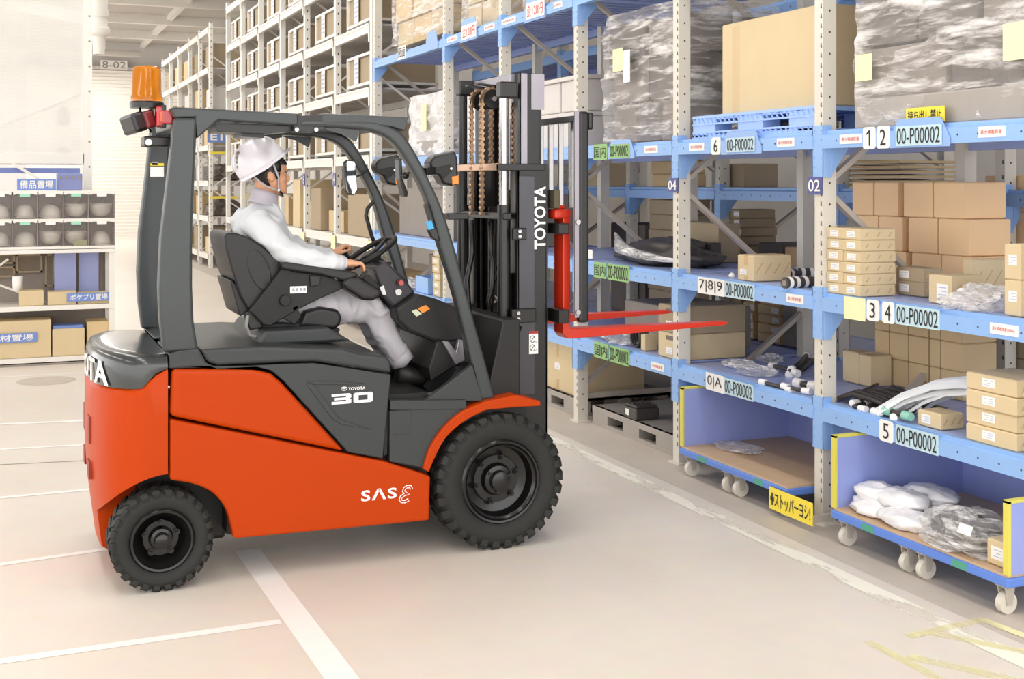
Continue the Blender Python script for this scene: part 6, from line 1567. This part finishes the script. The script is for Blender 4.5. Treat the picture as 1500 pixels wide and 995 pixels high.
ARM_N = [(J(378, 328, 6.225), 0.074), (J(400, 350, 6.18), 0.066), (J(428, 373, NE_), 0.058), (J(465, 381, NE_-0.005), 0.053), (J(501, 386, NE_), 0.038)]
ARM_F = [(J(378, 328, 6.225)+Vector((0, 0.35, 0)), 0.074), (J(410, 350, 6.63), 0.064), (J(440, 368, 6.66), 0.056), (J(462, 374, 6.62), 0.048), (J(484, 374, 6.57), 0.036)]
def remesh(mb, name, m, vox, smooth_it, parent):
    o = mb.build(name, m, None); md = o.modifiers.new('r', 'REMESH'); md.mode = 'VOXEL'; md.voxel_size = vox; md.use_smooth_shade = True
    if smooth_it: sm = o.modifiers.new('s', 'SMOOTH'); sm.iterations = smooth_it; sm.factor = 0.5
    bake(o); o.data.materials.clear(); o.data.materials.append(m)
    o.data.polygons.foreach_set('use_smooth', [True]*len(o.data.polygons))
    if parent is not None: set_parent(o, parent)
    return o
def folds(o, amp, fr, seed, axis=(1, 1, 1)):
    me = o.data; off = Vector((seed, seed*2, seed*3))
    nrm = [v.normal.copy() for v in me.vertices]; out = []
    for v, vn in zip(me.vertices, nrm):
        q = Vector((v.co.x*axis[0], v.co.y*axis[1], v.co.z*axis[2]))*fr+off
        n = noise.noise(q+Vector((0, 0, 1))*noise.noise(q*0.7)); r = 1-abs(n)*2
        p = v.co+vn*(amp*(r-0.3)); out += [p.x, p.y, p.z]
    me.vertices.foreach_set('co', out)
    me.update()
# --- body: head, neck, torso, limbs and hands as one skin
body = MB(); torso(body, -0.02); legs(body, -0.016)
limb(body, [(p, r-0.014) for p, r in ARM_N]); limb(body, [(p, r-0.014) for p, r in ARM_F])
HC = J(396, 284, PYC); HX, HZ = HC.x, HC.z-0.004           # chin level under the head centre
HEAD = [(0.0, 0.070, 0.015, 0.022), (0.010, 0.083, -0.005, 0.038), (0.024, 0.086, -0.025, 0.048), (0.045, 0.086, -0.045, 0.057), (0.065, 0.085, -0.062, 0.064), (0.09, 0.083, -0.078, 0.069), (0.113, 0.079, -0.088, 0.072), (0.135, 0.085, -0.094, 0.074), (0.155, 0.084, -0.096, 0.075), (0.175, 0.076, -0.094, 0.072), (0.20, 0.055, -0.08, 0.06), (0.222, 0.018, -0.045, 0.03)]
def head_at(z):
    for i in range(len(HEAD)-1):
        if HEAD[i][0] <= z <= HEAD[i+1][0]:
            f = (z-HEAD[i][0])/(HEAD[i+1][0]-HEAD[i][0]); return [HEAD[i][k]+(HEAD[i+1][k]-HEAD[i][k])*f for k in (1, 2, 3)]
    return HEAD[-1][1:]
def head_pt(z, t, off=0.0):
    fr, bk, hw = head_at(z); c = (fr+bk)/2; h = (fr-bk)/2+off
    ct, st = math.cos(t), math.sin(t); e = 0.86
    return Vector((HX+c+h*math.copysign(abs(ct)**e, ct), PYC+(hw+off)*math.copysign(abs(st)**e, st), HZ+z))
body.rings([[head_pt(z, k*math.pi/16) for k in range(32)] for z, *_ in HEAD])
H = lambda x, y, z: Vector((HX+x, PYC+y, HZ+z))
body.tube([H(-0.03, 0, 0.09), H(-0.025, 0, 0.02), H(-0.035, 0, -0.04), H(-0.04, 0, -0.10)], [0.056, 0.052, 0.054, 0.062], 20)
body.tube([H(0.080, 0, 0.118), H(0.090, 0, 0.10), H(0.099, 0, 0.082), H(0.092, 0, 0.072)], [0.006, 0.008, 0.0105, 0.008], 10)
for s in (-1, 1): body.ell(H(0.090, s*0.009, 0.076), (0.010, 0.007, 0.007), 10, 8)
body.ell(H(0.085, 0, 0.054), (0.008, 0.02, 0.006), 12, 8); body.ell(H(0.084, 0, 0.044), (0.008, 0.018, 0.006), 12, 8); body.ell(H(0.078, 0, 0.014), (0.012, 0.018, 0.012), 12, 8)
body.ell(H(0.080, 0.0, 0.133), (0.010, 0.05, 0.007), 14, 8)
for s in (-1, 1):
    body.ell(H(-0.012, s*0.073, 0.098), (0.019, 0.010, 0.031), 14, 10, Matrix.Rotation(-0.25, 4, 'Y'))
    body.ell(H(0.045, s*0.045, 0.085), (0.03, 0.022, 0.025), 12, 8)
def finger(pts, r0, r1): body.tube(pts, [r0+(r1-r0)*k/(len(pts)-1) for k in range(len(pts))], 10); body.ell(pts[-1], (r1,)*3, 8, 6); body.ell(pts[0], (r0,)*3, 8, 6)
# near hand, palm down over the lever
wn = ARM_N[-1][0]; kn_ = J(522, 387, NE_)
fwd = (kn_-wn).normalized()
body.rings([[wn+fwd*a+Vector((0, w_*math.cos(t*math.pi/8), h*math.sin(t*math.pi/8)+dz)) for t in range(16)] for a, w_, h, dz in ((-0.02, 0.027, 0.022, 0), (0.015, 0.033, 0.022, 0.002), (0.045, 0.041, 0.020, 0.004), (0.075, 0.041, 0.016, 0.003), (0.085, 0.034, 0.010, 0.0))])
for k, (dy, L_f) in enumerate(((-0.033, 0.86), (-0.011, 1.0), (0.011, 1.03), (0.032, 0.95))):
    b0 = wn+fwd*0.072+Vector((0, dy, 0.004)); f2 = Vector((fwd.x, dy*0.4, fwd.z)).normalized()
    finger([b0, b0+f2*0.028*L_f+Vector((0, 0, 0.003)), b0+f2*0.044*L_f+Vector((0, 0, -0.014)), b0+f2*0.046*L_f+Vector((0, 0, -0.040*L_f))], 0.0098, 0.0075)
b0 = wn+fwd*0.02+Vector((0, 0.032, -0.004)); finger([b0, b0+Vector((0.03, 0.022, -0.01)), b0+Vector((0.055, 0.024, -0.022))], 0.012, 0.0085)
# far hand closed round the spinner knob
wf = ARM_F[-1][0]; kc = kn+en*0.06; d = (kc-wf); L0 = d.length; d.normalize(); sd = Vector((-d.y, d.x, 0)).normalized()
body.rings([[wf+d*a+sd*(w_*math.cos(t*math.pi/8))+Vector((0, 0, h*math.sin(t*math.pi/8)+dz)) for t in range(16)] for a, w_, h, dz in ((-0.02, 0.026, 0.022, 0), (0.015, 0.032, 0.024, 0.004), (L0*0.55, 0.04, 0.022, 0.012), (L0*0.82, 0.038, 0.018, 0.022), (L0*0.9, 0.03, 0.012, 0.022))])
for k, (w_, L_f) in enumerate(((-0.032, 0.95), (-0.010, 1.0), (0.012, 1.0), (0.032, 0.85))):
    b0 = wf+d*(L0*0.80)+sd*w_+Vector((0, 0, 0.024)); q = d*1.0-sd*w_*6; q.normalize()
    finger([b0, b0+q*0.03*L_f+Vector((0, 0, 0.006)), b0+q*0.052*L_f+Vector((0, 0, -0.010)), b0+q*0.05*L_f+Vector((0, 0, -0.034))], 0.0098, 0.0078)
b0 = wf+d*(L0*0.35)-sd*0.03; finger([b0, b0+d*0.035-sd*0.014+Vector((0, 0, -0.002)), b0+d*0.068-sd*0.004+Vector((0, 0, -0.002))], 0.012, 0.009)
person = remesh(body, 'person', M_skin, 0.0052, 3, None)
tag(person, 'seated driver in pale grey work clothes and white helmet, hands on wheel and lever', 'person')
# --- clothes
jb = MB(); torso(jb, 0.0); limb(jb, ARM_N); limb(jb, ARM_F)
for s, A in ((-1, ARM_N), (1, ARM_F)): jb.ell(A[0][0]+Vector((0, -s*0.03, 0.0)), (0.085, 0.085, 0.075), 16, 10)
jk = remesh(jb, 'jacket', M_jac, 0.009, 6, person); folds(jk, 0.014, 10, 3.3, (1, 1, 1.4))
for A in (ARM_N, ARM_F):
    e = A[-1][0]; d_ = (A[-1][0]-A[-2][0]).normalized()
    MB().tube([e-d_*0.05, e-d_*0.02, e+d_*0.006], [0.041, 0.0425, 0.0415], 20).build('cuff', M_jac, jk, smooth=True)
cl = MB(); rings = []
for k, (dz, a, b, dx) in enumerate(((-0.050, 0.085, 0.10, -0.035), (-0.028, 0.074, 0.082, -0.034), (0.0, 0.067, 0.070, -0.028), (0.022, 0.068, 0.070, -0.026), (0.020, 0.063, 0.065, -0.026), (-0.02, 0.060, 0.062, -0.03))):
    rings.append([H(dx+a*math.cos(t*math.pi/14), b*math.sin(t*math.pi/14), dz-0.004-0.020*math.cos(t*math.pi/14)*(1 if k < 5 else 1)) for t in range(28)])
cl.rings(rings, cap=False).build('collar', M_col, jk, smooth=True)
tr_ = MB(); legs(tr_, 0.004); c = J(418, 455, PYC); tr_.ell(c, (0.14, 0.185, 0.10), 20, 12)
tz = remesh(tr_, 'trousers', M_tro, 0.009, 5, person); folds(tz, 0.015, 10, 8.1, (1.3, 1, 1))
for s in (-1, 1):
    y = PYC+s*0.115; h = J(587, 526, PYC-0.115); h.y = y; d_ = (J(585, 522, PYC-0.115)-J(566, 490, PYC-0.115)).normalized()
    MB().tube([h-d_*0.06, h-d_*0.01, h+d_*0.02], [0.064, 0.066, 0.068], 20).build('trouser_hem', M_tro, tz, smooth=True)
    a = J(597, 545, PYC-0.115); a.y = y
    sh = MB(); sh.rings([[a+Vector((dx, w_*math.cos(t*math.pi/8), h_*math.sin(t*math.pi/8)+dz)) for t in range(16)] for dx, w_, h_, dz in ((-0.07, 0.02, 0.03, -0.03), (-0.05, 0.042, 0.06, -0.01), (0.02, 0.045, 0.055, -0.025), (0.10, 0.048, 0.040, -0.045), (0.16, 0.045, 0.03, -0.06), (0.185, 0.02, 0.015, -0.065))])
    sh.build('shoe', M_shoe, person, smooth=True)
# --- hair, face details
hr = MB(); zs_ = [0.035, 0.05, 0.07, 0.09, 0.113, 0.135, 0.155, 0.175, 0.20, 0.222]
for s in (1, -1):
    rows = []
    for z in zs_:
        t0 = math.pi*(0.66 if z < 0.05 else (0.62 if z < 0.10 else 0.50 if z < 0.13 else 0.36)); rows.append([head_pt(max(z, 0.02), s*(t0+(math.pi-t0)*k/10), 0.007) for k in range(11)])
    hr.rings(rows, cap=False, close=False)
    hr.add([head_pt(0.08, s*math.pi*0.42, 0.004), head_pt(0.08, s*math.pi*0.47, 0.004), head_pt(0.14, s*math.pi*0.5, 0.005), head_pt(0.14, s*math.pi*0.36, 0.005)], [(0, 1, 2, 3)])
    fr_ = [[head_pt(z, s*(math.pi*0.36*k/6), 0.006) for k in range(7)] for z in (0.158, 0.175, 0.2, 0.222)]; hr.rings(fr_, cap=False, close=False)
ho = hr.build('hair', M_hair, person, smooth=True); md = ho.modifiers.new('t', 'SOLIDIFY'); md.thickness = 0.004
for s in (-1, 1):
    eye = H(0.0685, s*0.031, 0.113)
    MB().ell(eye, (0.0115, 0.0135, 0.006), 12, 8).build('eye', mat('eye_white', '#e9e4df', 0.2), person, smooth=True)
    MB().ell(eye+Vector((0.0085, 0, 0)), (0.004, 0.005, 0.005), 10, 8).build('iris', M_hair, person, smooth=True)
    MB().tube([H(0.083, s*0.014, 0.1325), H(0.080, s*0.032, 0.136), H(0.067, s*0.05, 0.132)], [0.003, 0.0036, 0.002], 6).build('eyebrow', M_hair, person, smooth=True)
    MB().tube([H(0.0815, s*0.02, 0.1175), H(0.080, s*0.032, 0.1195), H(0.070, s*0.043, 0.116)], 0.0018, 6).build('eyelash', M_hair, person, smooth=True)
MB().ell(H(0.0885, 0, 0.0492), (0.0045, 0.017, 0.0028), 12, 8).build('lips', mat('lip', '#a8665a', 0.45), person, smooth=True)
M_wire = mat('glasses_wire', '#a79b86', 0.25, 0.9)
gl = MB()
for s in (-1, 1):
    gl.tube([H(0.100-0.006*abs(math.cos(t*math.pi/8)), s*0.033+0.021*math.cos(t*math.pi/8), 0.110+0.014*math.sin(t*math.pi/8)) for t in range(16)], 0.0010, 5, close=True)
    gl.tube([H(0.094, s*0.055, 0.114), H(0.06, s*0.078, 0.114), H(0.0, s*0.082, 0.118)], 0.0012, 5)
gl.tube([H(0.100, -0.012, 0.113), H(0.103, 0, 0.116), H(0.100, 0.012, 0.113)], 0.0012, 5)
gl.build('spectacles', M_wire, person)
# --- helmet
A0 = J(357, 263, PYC); A1 = J(414, 227, PYC); hx = (A1-A0).normalized(); hu = Vector((-hx.z, 0, hx.x)); hc = (A0+A1)/2+hu*0.005; hl = (A1-A0).length/2
hm = MB(); rings = []; NR = 12
for i in range(NR+1):
    f = i/NR; ph = f*math.pi/2; ring = []
    for k in range(40):
        t = 2*math.pi*k/40; rr = max(0.02, math.cos(ph))**0.72
        back = 1+0.10*max(0, -math.cos(t))*math.sin(ph*2)
        ring.append(hc+hx*((hl+0.012)*rr*math.cos(t)*back)+Vector((0, 0.118*rr*math.sin(t), 0))+hu*(0.152*math.sin(ph)))
    rings.append(ring)
hm.rings(rings, cap=False)
he = hm.build('helmet', M_helm, person, smooth=True); md = he.modifiers.new('t', 'SOLIDIFY'); md.thickness = 0.005; md.offset = 0
r0, r1, r2 = [], [], []
for k in range(40):
    t = 2*math.pi*k/40; ex_ = 0.010+0.040*max(0, math.cos(t))**2.5
    b0 = hc+hx*((hl+0.012)*math.cos(t))+Vector((0, 0.118*math.sin(t), 0))
    o_ = (hx*math.cos(t)+Vector((0, math.sin(t), 0))); r0.append(b0+hu*0.012); r1.append(b0+o_*ex_*0.5-hu*0.002+hu*0.010*max(0, math.cos(t))); r2.append(b0+o_*ex_-hu*0.010+hu*0.016*max(0, math.cos(t)))
br = MB().rings([r0, r1, r2], cap=False).build('brim', M_helm, he, smooth=True); md = br.modifiers.new('t', 'SOLIDIFY'); md.thickness = 0.004
# ridge lines over the crown
for s in (-0.03, 0.03):
    pts = []
    for i in range(13):
        ph = math.pi*(0.12+0.72*i/12); pts.append(hc-hx*((hl+0.016)*math.copysign(abs(math.cos(ph))**0.72, math.cos(ph))*(1+0.10*max(0, math.cos(ph))*abs(math.sin(2*min(ph, math.pi/2)))))+Vector((0, s, 0))+hu*(0.150*math.sin(ph)+0.001))
    MB().tube(pts, 0.004, 6).build('crown_ridge', M_helm, he, smooth=True)
for k in range(4):
    ph = math.pi*(0.15+0.055*k); rr = math.cos(ph)**0.72
    p = hc-hx*((hl+0.012)*rr*0.93)+Vector((0, -0.046, 0))+hu*(0.152*math.sin(ph)*1.0)
    MB().ell(p, (0.012, 0.006, 0.012), 8, 6).build('vent_slot', M_grey, he, smooth=True)
M_strap = mat('strap_grey', '#b8b6ba', 0.5)
for s in (-1, 1):
    MB().tube([hc+hx*0.035+Vector((0, s*0.112, 0)), H(0.028, s*0.080, 0.09), H(0.028, s*0.073, 0.04), H(0.030, s*0.066, 0.022)], 0.0055, 6).build('chin_strap', M_strap, he, smooth=True)
    MB().tube([hc-hx*0.085+Vector((0, s*0.085, 0)), H(-0.05, s*0.079, 0.05), H(0.0, s*0.078, 0.03), H(0.030, s*0.067, 0.022)], 0.005, 6).build('chin_strap', M_strap, he, smooth=True)
    MB().ell(H(0.030, s*0.070, 0.024), (0.008, 0.005, 0.008), 10, 8).build('strap_button', M_plug, he, smooth=True)
MB().tube([H(0.03, -0.066, 0.022), H(0.055, -0.045, 0.002), H(0.065, 0, -0.008), H(0.055, 0.045, 0.002), H(0.03, 0.066, 0.022)], 0.006, 8).build('chin_strap', M_hair, he, smooth=True)
hb = MB().tube([hc+hx*(0.09*math.cos(t))+Vector((0, 0.085*math.sin(t), 0))-hu*0.016 for t in [math.pi*(0.5+k/12) for k in range(13)]], 0.010, 8).build('head_band', M_blk, he, smooth=True)
